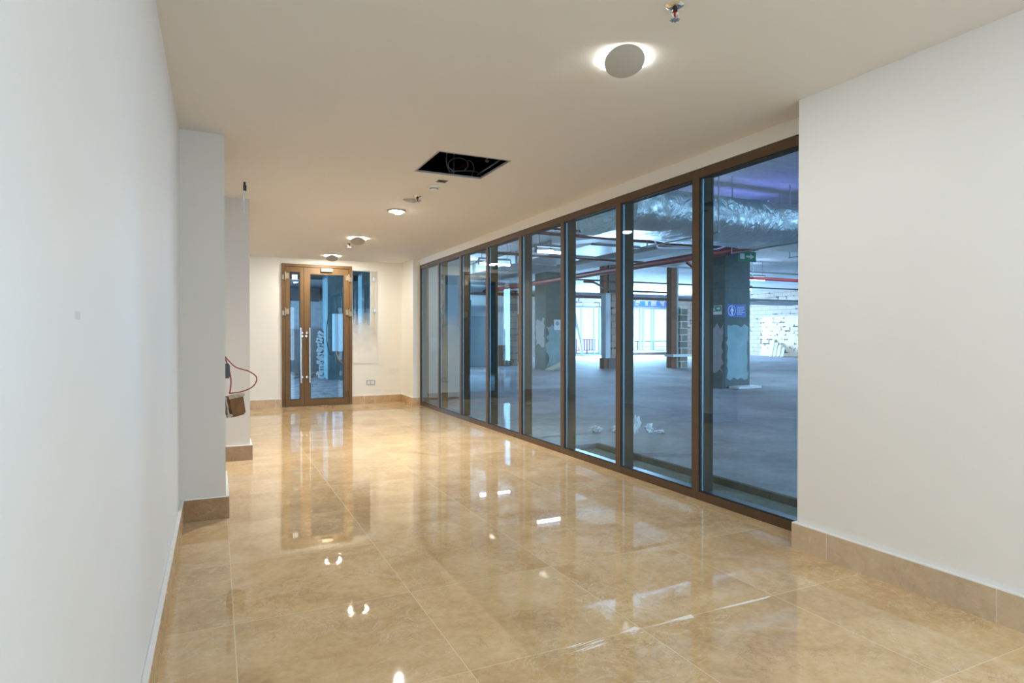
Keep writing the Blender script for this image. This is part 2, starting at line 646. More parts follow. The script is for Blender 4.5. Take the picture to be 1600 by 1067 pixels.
struct(MB().box(XL - 0.1, 3.46, YB, YF + 0.12, -0.10, 0.0).build('floor', 'marble_floor'), 'polished cream marble slab floor of the corridor', 'floor')
HX0, HX1, HY0, HY1 = 1.50, 2.10, 4.42, 5.05    # ceiling hatch opening
c = MB()
c.box(XL - 0.1, HX0, YB, YF + 0.1, H, H + 0.012)
c.box(HX1, 3.44, YB, YF + 0.1, H, H + 0.012)
c.box(HX0, HX1, YB, HY0, H, H + 0.012)
c.box(HX0, HX1, HY1, YF + 0.1, H, H + 0.012)
struct(c.build('ceiling', 'paint_ceiling'), 'smooth matt beige painted corridor ceiling', 'ceiling')

struct(MB().box(XL - 0.2, XL, YB, YF + 0.12, 0, 3.0).build('wall_left', 'paint_white'), 'smooth white painted wall close on the left', 'wall')
struct(MB().box(XL, 0.055, 4.70, 5.55, 0, H).build('wall_pier', 'paint_white_shaded'), 'white painted wall pier nearest on the left side', 'wall')
struct(MB().box(XL, 0.305, 6.80, 7.6, 0, H).build('wall_pier', 'paint_white_shaded'), 'white painted wall pier farther back on the left side', 'wall')
struct(MB().box(XR, 3.46, YB, 2.57, 0, 3.0).build('wall_right', 'paint_white'), 'white painted wall on the right beside the glazed screen', 'wall')
# far wall with the door opening and the added sidelight opening
w = MB()
w.box(XL, DX0, YF, YF + 0.2, 0, 3.0)
w.box(DX0, DX1, YF, YF + 0.2, DZ, 3.0)
w.box(DX1, SX0, YF, YF + 0.2, 0, 3.0)
w.box(SX0, SX1, YF, YF + 0.2, 0, SZ0)
w.box(SX0, SX1, YF, YF + 0.2, SZ1, 3.0)
w.box(SX1, 3.46, YF, YF + 0.2, 0, 3.0)
struct(w.build('wall_far', 'paint_cream'), 'cream painted end wall holding the bronze glass door', 'wall')
struct(MB().box(3.20, 3.46, 10.86, YF, 0, H).build('wall_pier', 'paint_cream'), 'narrow cream wall pier between the end wall and glazed screen', 'wall')
struct(MB().box(XG + 0.002, 3.46, 2.57, 10.86, 2.525, 4.0).build('wall_header', 'paint_ceiling'), 'painted band above the glazed screen', 'wall')
# near end behind the camera : wall with an assumed wide opening for fill daylight
w = MB()
w.box(XL, 0.0, YB - 0.12, YB, 0, H)
w.box(2.86, XR, YB - 0.12, YB, 0, H)
w.box(0.0, 2.86, YB - 0.12, YB, 0, 0.25)
w.box(0.0, 2.86, YB - 0.12, YB, 2.45, H)
struct(w.build('wall_near', 'paint_white'), 'white end wall behind the viewpoint with an assumed wide opening', 'wall')


# ------------------------------------------------------------------ stone baseboards
def baseboard(name, label, runs, material, hgt=0.148):
    """runs : (axis, fixed0, fixed1, a0, a1, joints) boxes along X or Y"""
    root = sroot(name, label, 'baseboard', ((runs[0][1] + runs[0][2]) / 2 if runs[0][0] == 'Y' else runs[0][3], runs[0][3] if runs[0][0] == 'Y' else runs[0][1], 0))
    s, g = MB(), MB()
    for ax, f0, f1, a0, a1, js in runs:
        cuts = [a0] + sorted(j for j in js if a0 < j < a1) + [a1]
        for p, q in zip(cuts, cuts[1:]):
            p2 = p + (0.0018 if p != a0 else 0)
            q2 = q - (0.0018 if q != a1 else 0)
            if ax == 'Y':
                s.box(f0, f1, p2, q2, 0, hgt)
            else:
                s.box(p2, q2, f0, f1, 0, hgt)
        e = 0.0012
        if ax == 'Y':
            g.box(f0 + e, f1 - e, a0 + e, a1 - e, 0.0, hgt + 0.006)
        else:
            g.box(a0 + e, a1 - e, f0 + e, f1 - e, 0.0, hgt + 0.006)
    s.build('stone_slab', material, root)
    gr = g.build('sealant_bead', 'sealant', root)
    gr['label'] = 'white sealant bead and joints'
    return root


T = 0.022
baseboard('baseboard_left', 'tan marble baseboard along the near left wall', [('Y', XL, XL + T, YB, 4.70 - T, [0.6 + 0.79 * k for k in range(-5, 6)])], 'marble_base')
baseboard('baseboard_pier', 'brown marble baseboard around the nearest left pier', [('X', 4.70 - T, 4.70, XL, 0.055 + T, []), ('Y', 0.055, 0.055 + T, 4.70, 5.55, [])], 'marble_base_brown')
baseboard('baseboard_pier', 'brown marble baseboard around the farther left pier', [('X', 6.80 - T, 6.80, XL, 0.305 + T, []), ('Y', 0.305, 0.305 + T, 6.80, 7.6, [])], 'marble_base_brown')
baseboard('baseboard_right', 'pale greyish marble baseboard along the right wall', [('Y', XR - T, XR, YB, 2.57 + T, [2.36 - 0.835 * k for k in range(8)]), ('X', 2.57, 2.57 + T, XR, XG, [])], 'marble_base_right')
baseboard('baseboard_far', 'tan marble baseboard left of the bronze door', [('X', YF - T, YF, XL, DX0, [0.52 + 0.41])], 'marble_base', 0.14)
baseboard('baseboard_far', 'tan marble baseboard right of the bronze door', [('X', YF - T, YF, DX1, 3.20, [2.48]), ('Y', 3.20 - T, 3.20, 10.86 - T, YF - T, []), ('X', 10.86 - T, 10.86, 3.20, XG, [])], 'marble_base', 0.14)

# ------------------------------------------------------------------ glazed screen : eight bays
Y0, PITCH, NB = 2.68, 1.0165, 8
ZT = 2.52
ORD = ['nearest', 'second', 'third', 'fourth', 'fifth', 'sixth', 'seventh', 'farthest']
for i in range(NB):
    a, b = Y0 + PITCH * i, Y0 + PITCH * (i + 1)
    lab = f'{ORD[i]} tall glass bay of the bronze framed screen' if i in (0, 7) else f'{ORD[i]} tall glass bay from the right wall, bronze framed'
    root = sroot(f'window_{i + 1}', lab, 'window', (XG, a, 0))
    hw = 0.036
    m = MB().box(XG, XG + 0.035, b - hw, b + hw, 0, ZT, 0.003)
    m.build('mullion', 'bronze', root)
    MB().box(XG + 0.035, XG + 0.15, b - hw + 0.006, b + hw - 0.006, 0.05, ZT - 0.05).build('mullion_fin', 'mullion_dark', root)
    ya, yb = a + hw, b - hw
    MB().box(XG, XG + 0.035, ya, yb, ZT - 0.065, ZT, 0.003).build('top_rail', 'bronze', root)
    MB().box(XG, XG + 0.035, ya, yb, 0, 0.062, 0.003).build('bottom_rail', 'bronze', root)
    MB().box(XG + 0.035, XG + 0.15, a + hw - 0.006, b - hw + 0.006, 0, 0.05).build('sill', 'sill_steel', root)
    MB().box(XG + 0.035, XG + 0.15, a + hw - 0.006, b - hw + 0.006, ZT - 0.05, ZT + 0.005).build('head_fin', 'mullion_dark', root)
    g = MB()
    for (p, q, z0, z1) in ((ya, ya + 0.010, 0.062, ZT - 0.065), (yb - 0.010, yb, 0.062, ZT - 0.065), (ya + 0.01, yb - 0.01, 0.062, 0.072), (ya + 0.01, yb - 0.01, ZT - 0.075, ZT - 0.065)):
        g.box(XG + 0.006, XG + 0.018, p, q, z0, z1)
    g.build('gasket', 'black_gasket', root)
    sp = MB()
    for (p, q, z0, z1) in ((yb - 0.016, yb - 0.010, 0.07, ZT - 0.075),):
        sp.box(XG + 0.020, XG + 0.034, p, q, z0, z1)
    sp.build('spacer_bar', 'spacer_steel', root)
    pane = MB().box(XG + 0.012, XG + 0.018, ya + 0.008, yb - 0.008, 0.066, ZT - 0.069)
    pane.build('glass_pane', 'screen_glass', root)
# first jamb against the right wall
struct(MB().box(XG, XG + 0.12, 2.57, Y0 + 0.036, 0, ZT).build('trim_1', 'bronze'), 'bronze jamb of the screen against the right wall', 'trim')

# ------------------------------------------------------------------ the bronze double door
door = sroot('door_1', 'bronze framed glass double door in the end wall', 'door', (1.65, YF, 0))
yd = YF - 0.03
f = MB()
f.box(DX0, DX0 + 0.05, yd, YF + 0.07, 0, DZ, 0.003)
f.box(DX1 - 0.05, DX1, yd, YF + 0.07, 0, DZ, 0.003)
f.box(DX0 + 0.05, DX1 - 0.05, yd, YF + 0.07, DZ - 0.05, DZ, 0.003)
f.box(DX0 + 0.05, DX1 - 0.05, yd + 0.02, YF + 0.07, 0, 0.015)
f.build('door_frame', 'bronze_door', door)


def leaf(name, x0, x1, gx0, gx1, gz0, gz1):
    lf = MB()
    y0, y1 = YF - 0.022, YF + 0.04
    lf.box(x0, gx0, y0, y1, 0.016, DZ - 0.056, 0.003)
    lf.box(gx1, x1, y0, y1, 0.016, DZ - 0.056, 0.003)
    lf.box(gx0, gx1, y0, y1, 0.016, gz0, 0.003)
    lf.box(gx0, gx1, y0, y1, gz1, DZ - 0.056, 0.003)
    o = lf.build(name, 'bronze_door', door)
    MB().box(gx0 - 0.005, gx1 + 0.005, YF + 0.004, YF + 0.012, gz0 - 0.005, gz1 + 0.005).build('glass_pane', 'door_glass', o)
    b = MB()
    t = 0.012
    b.box(gx0, gx0 + t, YF - 0.01, YF + 0.003, gz0, gz1)
    b.box(gx1 - t, gx1, YF - 0.01, YF + 0.003, gz0, gz1)
    b.box(gx0 + t, gx1 - t, YF - 0.01, YF + 0.003, gz0, gz0 + t)
    b.box(gx0 + t, gx1 - t, YF - 0.01, YF + 0.003, gz1 - t, gz1)
    b.build('glazing_bead', 'dark_metal', o)
    return o


l1 = leaf('narrow_leaf', DX0 + 0.055, 1.408, 1.172, 1.345, 0.12, 2.385)
l2 = leaf('wide_leaf', 1.413, DX1 - 0.055, 1.515, 2.108, 0.12, 2.36)


def pull(x, leafo, cx):
    p = MB()
    yy = YF - 0.095
    p.cyl((x, yy, 0.42), (x, yy, 1.40), 0.0135, seg=18)
    for z in (0.52, 1.31):
        p.tube([(x, yy, z), (cx, YF - 0.02, z)], 0.009, 10, 0)
        p.cyl((cx, YF - 0.030, z), (cx, YF - 0.021, z), 0.02, seg=18)
    p.build('pull_handle', 'steel', leafo, True)['label'] = 'long vertical brushed steel pull bar'


pull(1.352, l1, 1.375)
pull(1.500, l2, 1.462)
for x, lf in ((1.378, l1), (1.448, l2)):
    MB().cyl((x, YF - 0.032, 1.25), (x, YF - 0.02, 1.25), 0.017, seg=18).build('lock_cylinder', 'chrome', lf, True)
for x, lf, s in ((DX0 + 0.055, l1, 1), (DX1 - 0.055, l2, -1)):
    for z in (0.20, 1.68, 2.31):
        h = MB()
        h.cyl((x, YF - 0.045, z - 0.07), (x, YF - 0.045, z + 0.07), 0.014, seg=14)
        h.box(min(x, x + s * 0.06), max(x, x + s * 0.06), YF - 0.040, YF - 0.021, z - 0.045, z + 0.05)
        h.box(min(x, x - s * 0.05), max(x, x - s * 0.05), YF - 0.044, YF - 0.029, z - 0.065, z + 0.02)
        h.build('hinge', 'hinge_metal' if z > 1 else 'bronze_door', lf, True)
cl = MB()
cl.box(1.70, 1.90, YF - 0.085, YF - 0.022, 2.405, 2.465, 0.006)
cb = cl.build('door_closer', 'hinge_metal', l2)
MB().box(1.74, 1.87, YF - 0.11, YF - 0.05, 2.466, 2.53, 0.004).build('closer_arm', 'bronze_door', cb)
MB().prism([(1.55, 2.552), (1.60, 2.556), (2.00, 2.548), (2.19, 2.538), (2.02, 2.532), (1.62, 2.534)], 'Y', YF - 0.14, YF - 0.04).build('slide_rail', 'dark_metal', cb)
st = MB().box(1.212, 1.305, YF - 0.004, YF + 0.003, 2.25, 2.34).build('notice_sticker', 'sign_white', l1)
st['label'] = 'square white sticker on the narrow pane'

# ------------------------------------------------------------------ added sidelight imitating a doubled image of the door
sd = sroot('window_9', 'added hazy pane with pale stile imitating a doubled image of the bronze door', 'window', (2.5, YF, 0))
MB().box(SX0, 2.60, YF + 0.012, YF + 0.020, SZ0, SZ1).build('glass_pane', 'door_glass', sd)
fo = MB().box(SX0, SX1, YF - 0.012, YF - 0.009, SZ0, SZ1).build('ghost_fade', 'ghost_fade', sd)
fo.location = (0, 0, 0)
fo.parent = None
fo.parent = sd
fo.matrix_parent_inverse = Matrix.Translation(-Vector(sd.location))
MB().box(2.60, SX1, YF - 0.006, YF + 0.05, SZ0, SZ1, 0.003).build('stile', 'bronze_pale', sd)
h = MB()
for z in (1.73, 2.31):
    h.cyl((2.66, YF - 0.018, z - 0.05), (2.66, YF - 0.018, z + 0.05), 0.010, seg=12)
    h.box(2.64, 2.70, YF - 0.013, YF - 0.006, z - 0.03, z + 0.03)
h.build('hinge', 'steel', sd, True)


# ------------------------------------------------------------------ sockets
def socket(name, label, x, z, n, fm, im, y=YF):
    t = thing(name, label, 'socket', (x, y, z))
    wd = 0.072 * n
    fr = MB()
    x0, x1, z0, z1 = x - wd / 2 - 0.006, x + wd / 2 + 0.006, z - 0.042, z + 0.042
    e = 0.008
    fr.box(x0, x1, y - 0.010, y, z0, z0 + e)
    fr.box(x0, x1, y - 0.010, y, z1 - e, z1)
    for k in range(n + 1):
        px = x - wd / 2 + 0.072 * k
        fr.box(px - e / 2 if 0 < k < n else (x0 if k == 0 else x1 - e), px + e / 2 if 0 < k < n else (x0 + e if k == 0 else x1), y - 0.010, y, z0 + e, z1 - e)
    fr.build('surround', fm, t)
    for k in range(n):
        cx = x - wd / 2 + 0.072 * (k + 0.5)
        ins = MB().box(cx - 0.030, cx + 0.030, y - 0.008, y, z - 0.034, z + 0.034, 0.002)
        ins.cyl((cx, y - 0.0095, z), (cx, y - 0.006, z), 0.020, 0.022, seg=20)
        ins.build('insert', im, t)
    return t


socket('wall_socket', 'grey framed double socket low on end wall right of the door', 2.60, 0.385, 2, 'plastic_grey', 'plastic_white')
socket('wall_socket', 'faint cream socket plate on end wall near the corner pier', 3.03, 0.595, 2, 'plastic_cream', 'plastic_cream')

# ------------------------------------------------------------------ ceiling : disc lamps
LX = 1.79
lamp_spots = [(2.49, 'large disc lamp with white halo nearest in the ceiling'),
              (0.40, 'disc lamp right above the viewpoint')]
far_spots = [(8.78, 'second farthest glowing disc lamp, between two small sprinklers and the end wall'),
             (10.90, 'farthest disc lamp in the ceiling, just before the bronze door')]


def disc_lamp(y, label, ring='led_ring'):
    t = thing('ceiling_lamp', label, 'lamp', (LX, y, H), 'disc lamps along the corridor ceiling')
    yr = y + 0.085
    d = MB().lathe((0, 0, 0), [(0.0, -0.006), (0.092, -0.006), (0.098, -0.003), (0.098, 0.001), (0.0, 0.003)], 56)
    bmesh.ops.transform(d.bm, matrix=Matrix.Translation((LX, y, H - 0.050)) @ Matrix.Rotation(R(26), 4, Vector((-0.92, 0.40, 0)) if y < 5 else Vector((-1, 0.12, 0))), verts=d.bm.verts)
    d.build('disc_cover', 'disc_paint', t, True)
    MB().lathe((LX + (0.055 if y < 5 else 0.02), yr, H), [(0.0, -0.003), (0.133, -0.003), (0.135, -0.0005)], 56).build('glow_ring', ring, t, True)
    MB().lathe((LX, y + 0.02, H), [(0.020, -0.042), (0.020, 0.0)], 24).build('stem', 'plastic_white', t, True)
    return t


lamp0 = disc_lamp(*lamp_spots[0])
for y, lab in lamp_spots[1:]:
    copy_tree(lamp0, (0, y - lamp_spots[0][0], 0), lab)
lamp1 = disc_lamp(*far_spots[0], 'led_ring_warm')
copy_tree(lamp1, (0, far_spots[1][0] - far_spots[0][0], 0), far_spots[1][1])
# the open lamp whose bulb shows
t = thing('ceiling_lamp', 'brightest ceiling lamp with its white bulb showing, beyond the smoke detector', 'lamp', (LX, 6.71, H))
MB().lathe((LX, 6.71, H), [(0.100, 0.0), (0.100, -0.012), (0.094, -0.016), (0.080, -0.014), (0.074, -0.004)], 56).build('trim_ring', 'disc_paint', t, True)
MB().lathe((LX + 0.018, 6.71, H), [(0.0, -0.040), (0.030, -0.037), (0.052, -0.027), (0.062, -0.012), (0.062, -0.002)], 40).build('bulb', 'led_bulb', t, True)
sp = bpy.data.lights.new('lamp_beam', 'SPOT')
sp.energy = 310
sp.spot_size = R(150)
sp.spot_blend = 1.0
sp.shadow_soft_size = 0.04
sp.color = (1.0, 0.94, 0.86)
so = bpy.data.objects.new('lamp_beam', sp)
COL.objects.link(so)
so.location = (LX + 0.018, 6.71, H - 0.075)

# flush grey disc
t = thing('ceiling_cover_plate', 'flat grey round plate between sprinkler and bright lamp', 'cover plate', (1.80, 6.14, H))
MB().lathe((1.80, 6.14, H), [(0.0, -0.010), (0.075, -0.010), (0.083, -0.006), (0.085, 0.0)], 44).build('plate', 'plastic_grey', t, True)
MB().lathe((1.80, 6.14, H), [(0.086, -0.004), (0.093, -0.003), (0.094, 0.0)], 44).build('rim', 'disc_paint', t, True)


# sprinklers
def sprinkler(x, y, label):
    t = thing('sprinkler', label, 'sprinkler', (x, y, H), 'sprinkler heads in the corridor ceiling')
    MB().lathe((x, y, H), [(0.014, -0.010), (0.030, -0.006), (0.038, 0.0)], 32).build('escutcheon', 'chrome', t, True)
    MB().cyl((x, y, H - 0.006), (x, y, H - 0.024), 0.011, seg=16).build('body', 'dark_metal', t, True)
    a = MB()
    for s in (-1, 1):
        a.tube([(x + s * 0.010, y, H - 0.02), (x + s * 0.017, y, H - 0.034), (x + s * 0.003, y, H - 0.052)], 0.0025, 8)
    a.cyl((x, y, H - 0.050), (x, y, H - 0.058), 0.004, seg=10)
    a.build('frame_arm', 'chrome', t, True)
    MB().cyl((x, y, H - 0.023), (x, y, H - 0.050), 0.0042, seg=12).build('glass_bulb', 'red_bulb', t, True)
    dm = MB().cyl((x, y, H - 0.0580), (x, y, H - 0.0605), 0.015, seg=24)
    for k in range(8):
        an = math.pi * k / 4
        dm.box(x + 0.018 * math.cos(an) - 0.003, x + 0.018 * math.cos(an) + 0.003, y + 0.018 * math.sin(an) - 0.003, y + 0.018 * math.sin(an) + 0.003, H - 0.0605, H - 0.058)
    dm.build('deflector', 'chrome', t, True)
    return t


s0 = sprinkler(1.735, 2.06, 'sprinkler head with red bulb at the top edge of the photo')
copy_tree(s0, (0.065, 3.89, 0), 'small sprinkler between the smoke detector and flat grey plate')
copy_tree(s0, (0.06, 7.34, 0), 'tiny sprinkler beside the second farthest disc lamp')

# smoke detector
t = thing('smoke_detector', 'white domed smoke detector next to the open ceiling hatch', 'smoke detector', (1.82, 5.50, H))
MB().lathe((1.82, 5.50, H), [(0.050, -0.016), (0.054, -0.013), (0.055, 0.0)], 40).build('base', 'plastic_cream', t, True)
MB().lathe((1.82, 5.50, H), [(0.036, -0.026), (0.040, -0.024), (0.040, -0.016)], 32).build('vent_ring', 'plastic_grey', t, True)
MB().lathe((1.82, 5.50, H), [(0.0, -0.043), (0.022, -0.041), (0.040, -0.033), (0.042, -0.027), (0.036, -0.026)], 40).build('cap', 'plastic_cream', t, True)

# small square hole beside it, its shade painted as a dark plate
t = thing('junction_box', 'small dark square box opening between hatch and smoke detector', 'box', (1.82, 5.27, H))
bx = MB()
bx.box(1.775, 1.779, 5.225, 5.315, H - 0.003, H - 0.0005)
bx.box(1.861, 1.865, 5.225, 5.315, H - 0.003, H - 0.0005)
bx.box(1.779, 1.861, 5.225, 5.229, H - 0.003, H - 0.0005)
bx.box(1.779, 1.861, 5.311, 5.315, H - 0.003, H - 0.0005)
bx.build('rim', 'plastic_grey', t)
MB().box(1.779, 1.861, 5.229, 5.311, H - 0.002, H).build('shade_plate', 'dark_metal', t)  # flat dark plate in place of the shade inside a hole

# ------------------------------------------------------------------ open ceiling hatch
t = thing('ceiling_hatch', 'open square ceiling hatch showing a dark void with loose cables', 'hatch', (1.80, 4.735, H))
fr = MB()
e = 0.012
fr.box(HX0, HX0 + e, HY0, HY1, H - 0.003, H + 0.010)
fr.box(HX1 - e, HX1, HY0, HY1, H - 0.003, H + 0.010)
fr.box(HX0 + e, HX1 - e, HY0, HY0 + e, H - 0.003, H + 0.010)
fr.box(HX0 + e, HX1 - e, HY1 - e, HY1, H - 0.003, H + 0.010)
fr.build('frame', 'plastic_grey', t)
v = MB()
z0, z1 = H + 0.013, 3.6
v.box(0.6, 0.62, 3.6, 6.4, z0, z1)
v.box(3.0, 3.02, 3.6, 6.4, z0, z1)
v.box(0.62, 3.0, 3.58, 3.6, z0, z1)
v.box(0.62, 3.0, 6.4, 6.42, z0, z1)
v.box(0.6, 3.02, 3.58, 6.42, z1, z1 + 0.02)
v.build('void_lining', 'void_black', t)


def loose(name, label, m, pts, r):
    o = MB().tube(pts, r, 8, 8).build(name, m, None, True)
    return tag(o, label, 'cable')


loose('loose_cable', 'grey cable looped in a circle inside the ceiling hatch', 'white_cable', [(2.161, 5.6, 2.848), (2.188, 5.6, 2.873), (2.198, 5.6, 2.902), (2.188, 5.6, 2.928), (2.161, 5.6, 2.947), (2.122, 5.6, 2.955), (2.078, 5.6, 2.951), (2.038, 5.6, 2.935), (2.009, 5.6, 2.911), (1.996, 5.6, 2.883), (2.001, 5.6, 2.857), (2.025, 5.6, 2.836), (2.061, 5.6, 2.825)], 0.006)
loose('loose_cable', 'straight grey cable hanging through the loop inside the hatch', 'white_cable', [(2.094, 5.7, 3.139), (2.09, 5.7, 2.995), (2.087, 5.7, 2.814)], 0.005)
loose('loose_cable', 'curved grey cable hanging leftmost inside the hatch', 'white_cable', [(1.969, 5.5, 3.066), (1.944, 5.5, 2.925), (1.947, 5.5, 2.847), (1.976, 5.5, 2.779)], 0.006)
loose('loose_cable', 'grey cable arching right of the loop inside the hatch', 'white_cable', [(2.142, 5.5, 2.901), (2.175, 5.5, 2.914), (2.208, 5.5, 2.884), (2.218, 5.5, 2.837), (2.195, 5.5, 2.767)], 0.005)
loose('loose_cable', 'pale cable lying along the lower edge of the hatch opening', 'white_cable', [(1.946, 5.4, 2.757), (2.059, 5.4, 2.779), (2.187, 5.4, 2.788), (2.252, 5.4, 2.756)], 0.004)
loose('red_pipe', 'dark red pipe crossing behind the cables in the hatch', 'red_pipe', [(2.099, 5.9, 2.855), (2.25, 5.9, 2.963), (2.432, 5.9, 3.096)], 0.010)
tag(MB().tube([(2.11, 5.15, 2.688), (2.167, 4.75, 2.735)], 0.008, 8, 0).build('hanger_rail', 'grey_pipe'), 'thin metal rail at the right side inside the hatch', 'rail')
tag(MB().lathe((2.268, 5.3, 2.871), [(0.0, -0.02), (0.018, -0.012), (0.022, 0.0), (0.012, 0.015), (0.0, 0.016)], 16).cyl((2.268, 5.3, 2.883), (2.268, 5.3, 3.6), 0.003, seg=6).build('cable_gland', 'plastic_cream', None, True), 'small pale cable gland hanging right inside the hatch', 'gland')

# ------------------------------------------------------------------ hanging cable with clear blister, left
t = thing('hanging_connector', 'black connector with blue plastic strip hanging from ceiling by left piers', 'connector', (0.234, 6.07, H))
MB().cyl((0.234, 6.07, H), (0.234, 6.07, H - 0.035), 0.010, seg=12).build('cable_end', 'plastic_black', t, True)
MB().box(0.222, 0.250, 6.05, 6.08, H - 0.078, H - 0.030, 0.003).build('connector_body', 'plastic_black', t)
st = MB()
pts = [(0.232, 6.065, H - 0.075), (0.222, 6.065, H - 0.12), (0.232, 6.065, H - 0.17), (0.226, 6.065, H - 0.22), (0.232, 6.065, H - 0.285)]
for (a, b2) in zip(pts, pts[1:]):
    d = Vector(b2) - Vector(a)
    st.obox((Vector(a) + Vector(b2)) / 2, (0.020, 0.012, d.length * 1.02), d.to_track_quat('Z', 'Y').to_matrix())
st.build('plastic_strip', 'clear_plastic', t)

# ------------------------------------------------------------------ cable loop with cardboard-wrapped box on the near pier
t = thing('cable_loop', 'dark red cable looping out of the nearest left pier', 'cable', (0.055, 5.0, 1.1))
c = MB()
c.tube([(0.045, 5.00, 1.125), (0.065, 5.02, 1.09), (0.13, 5.05, 1.02), (0.22, 5.08, 0.985), (0.275, 5.08, 0.935), (0.25, 5.08, 0.87), (0.17, 5.06, 0.835), (0.085, 5.05, 0.825)], 0.0045, 10, 10)
c.build('outer_strand', 'red_cable', t, True)
c = MB()
c.tube([(0.045, 5.00, 1.115), (0.068, 5.03, 1.06), (0.085, 5.04, 1.00), (0.097, 5.05, 0.92), (0.092, 5.05, 0.85), (0.085, 5.05, 0.825)], 0.005, 10, 10)
c.build('inner_strand', 'red_cable', t, True)
t = thing('socket_box', 'black flush box standing out of the nearest left pier', 'box', (0.055, 4.95, 1.0))
MB().box(0.0555, 0.083, 4.92, 4.98, 0.945, 1.05, 0.003).build('box_body', 'plastic_black', t)
MB().box(0.0835, 0.088, 4.925, 4.975, 0.955, 1.04).build('box_lip', 'plastic_black', t)
t = thing('wrapped_box', 'brown cardboard wrapped box hanging on the red cable', 'box', (0.12, 5.06, 0.72))
rot = Matrix.Rotation(R(-9), 3, 'Y') @ Matrix.Rotation(R(18), 3, 'Z')
bm_ = MB().obox((0.125, 5.06, 0.728), (0.115, 0.09, 0.145), rot)
bmesh.ops.bevel(bm_.bm, geom=bm_.bm.edges[:], offset=0.012, segments=2, affect='EDGES')
bmesh.ops.subdivide_edges(bm_.bm, edges=bm_.bm.edges[:], cuts=2, use_grid_fill=True)
for vv in bm_.bm.verts:
    vv.co += Vector((random.uniform(-1, 1), random.uniform(-1, 1), random.uniform(-1, 1))) * 0.0025
bm_.build('carton', 'cardboard', t)
tp = MB()
tp.obox((0.123, 5.05, 0.803), (0.112, 0.085, 0.022), rot)
tp.obox((0.062, 5.02, 0.735), (0.012, 0.06, 0.13), rot)
tp.obox((0.085, 5.00, 0.665), (0.035, 0.03, 0.02), rot)
tp.build('torn_edge', 'cardboard_torn', t)

# small painted-over spot on the left wall
o = MB().box(XL, XL + 0.0006, 1.285, 1.335, 1.279, 1.293).build('filler_spot', 'spot_grey', bpy.data.objects['wall_left'])
o['label'] = 'small grey touched-up spot'

# residue of filler on one floor joint : belongs to the floor
fl = bpy.data.objects['floor']


def streaks(x0, x1, y, spread, n, lean):
    out = []
    for k in range(n):
        a = random.uniform(x0, x1 - 0.02)
        ln = random.uniform(0.3, 0.9) * (x1 - x0)
        b2 = min(a + ln, x1)
        ya = y - random.uniform(0, spread)
        yb = ya + lean * (b2 - a) + random.uniform(-0.004, 0.004)
        w = random.uniform(0.0012, 0.004)
        out.append([(a, ya), (b2, yb), (b2 - 0.01, yb - w), ((a + b2) / 2, (ya + yb) / 2 - w * 1.6)])
    return out


def smear(polys):
    m = MB()
    for k, poly in enumerate(polys):
        m.prism(poly, 'Z', 0.0002, 0.0006 + 0.00004 * k)
    o = m.build('filler_smear', 'smear_white', fl)
    o['label'] = 'white filler residue along a floor joint'


smear(streaks(1.24, 1.44, 2.150, 0.06, 11, 0.12))
smear(streaks(1.52, 1.63, 2.160, 0.05, 9, 0.10) + [[(1.53, 2.152), (1.62, 2.175), (1.63, 2.150)]])
smear(streaks(1.66, 1.92, 2.157, 0.022, 10, 0.02) + [[(1.78, 2.150), (1.92, 2.160), (1.91, 2.132)]])
smear(streaks(2.04, 2.40, 2.155, 0.010, 10, 0.0))

# ------------------------------------------------------------------ THE UNFINISHED HALL beyond the screen
HZ = 4.0
struct(MB().box(3.99, 40, 6.1, 40, -0.12, 0.0).box(3.99, 40, -8, 6.1, -0.12, 0.0).box(3.46, 3.99, 6.1, 40, -0.12, 0.0).build('floor', 'screed'), 'dusty bare concrete screed floor of the unfinished hall', 'floor')
struct(MB().box(3.46, 3.985, -8, 6.098, -0.2, -0.055).build('floor', 'screed_old'), 'lower strip of rough old screed along the glazed screen', 'floor')
struct(MB().box(3.986, 4.03, -8, 6.098, -0.10, 0.004).build('trim_2', 'screed_edge'), 'dark broken edge of the raised screed', 'trim')
struct(MB().box(3.46, 40, -8, 40, HZ, HZ + 0.2).build('ceiling', 'soffit'), 'bare concrete soffit of the unfinished hall', 'ceiling')
# partition next to the screen and hall back wall
struct(MB().box(3.46, 4.62, 12.0, 12.2, 0, HZ).build('wall_partition', 'plaster_dull'), 'dull plaster return wall outside the farthest glass bays', 'wall')
pp = MB()
pp.prism([(3.86, 1.20), (4.02, 1.24), (4.12, 1.16), (4.17, 0.95), (4.1, 0.70), (4.06, 0.55), (4.02, 0.70), (3.98, 0.92), (3.88, 0.98)], 'Y', 11.992, 12.0)
pp.build('wall_patch', 'plaster_or_lit_patch', bpy.data.objects['wall_partition'])
struct(MB().box(4.42, 4.62, 12.2, 24.0, 0, HZ).build('wall_partition', 'plaster_dull'), 'plaster partition running away behind the return wall', 'wall')
struct(MB().box(4.42, 11.32, 24.0, 24.2, 0, HZ).build('wall_back', 'hall_paint'), 'pale painted wall at the back left of the hall', 'wall')
w = MB()
YW = 33.4
w.box(11.32, 20.3, YW, YW + 0.3, 0, HZ)
w.box(20.3, 22.25, YW, YW + 0.3, 3.12, HZ)
w.box(22.25, 23.5, YW, YW + 0.3, 0, HZ)
w.box(23.5, 28.6, YW, YW + 0.3, 3.12, HZ)
w.box(23.5, 28.6, YW, YW + 0.3, 0, 0.25)
w.box(28.6, 31.0, YW, YW + 0.3, 0, HZ)
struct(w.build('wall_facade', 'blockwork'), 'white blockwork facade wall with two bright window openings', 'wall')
struct(MB().box(31.0, 31.3, 8.0, YW + 0.3, 0, HZ).build('wall_side', 'blockwork'), 'white blockwork wall far right in the hall', 'wall')

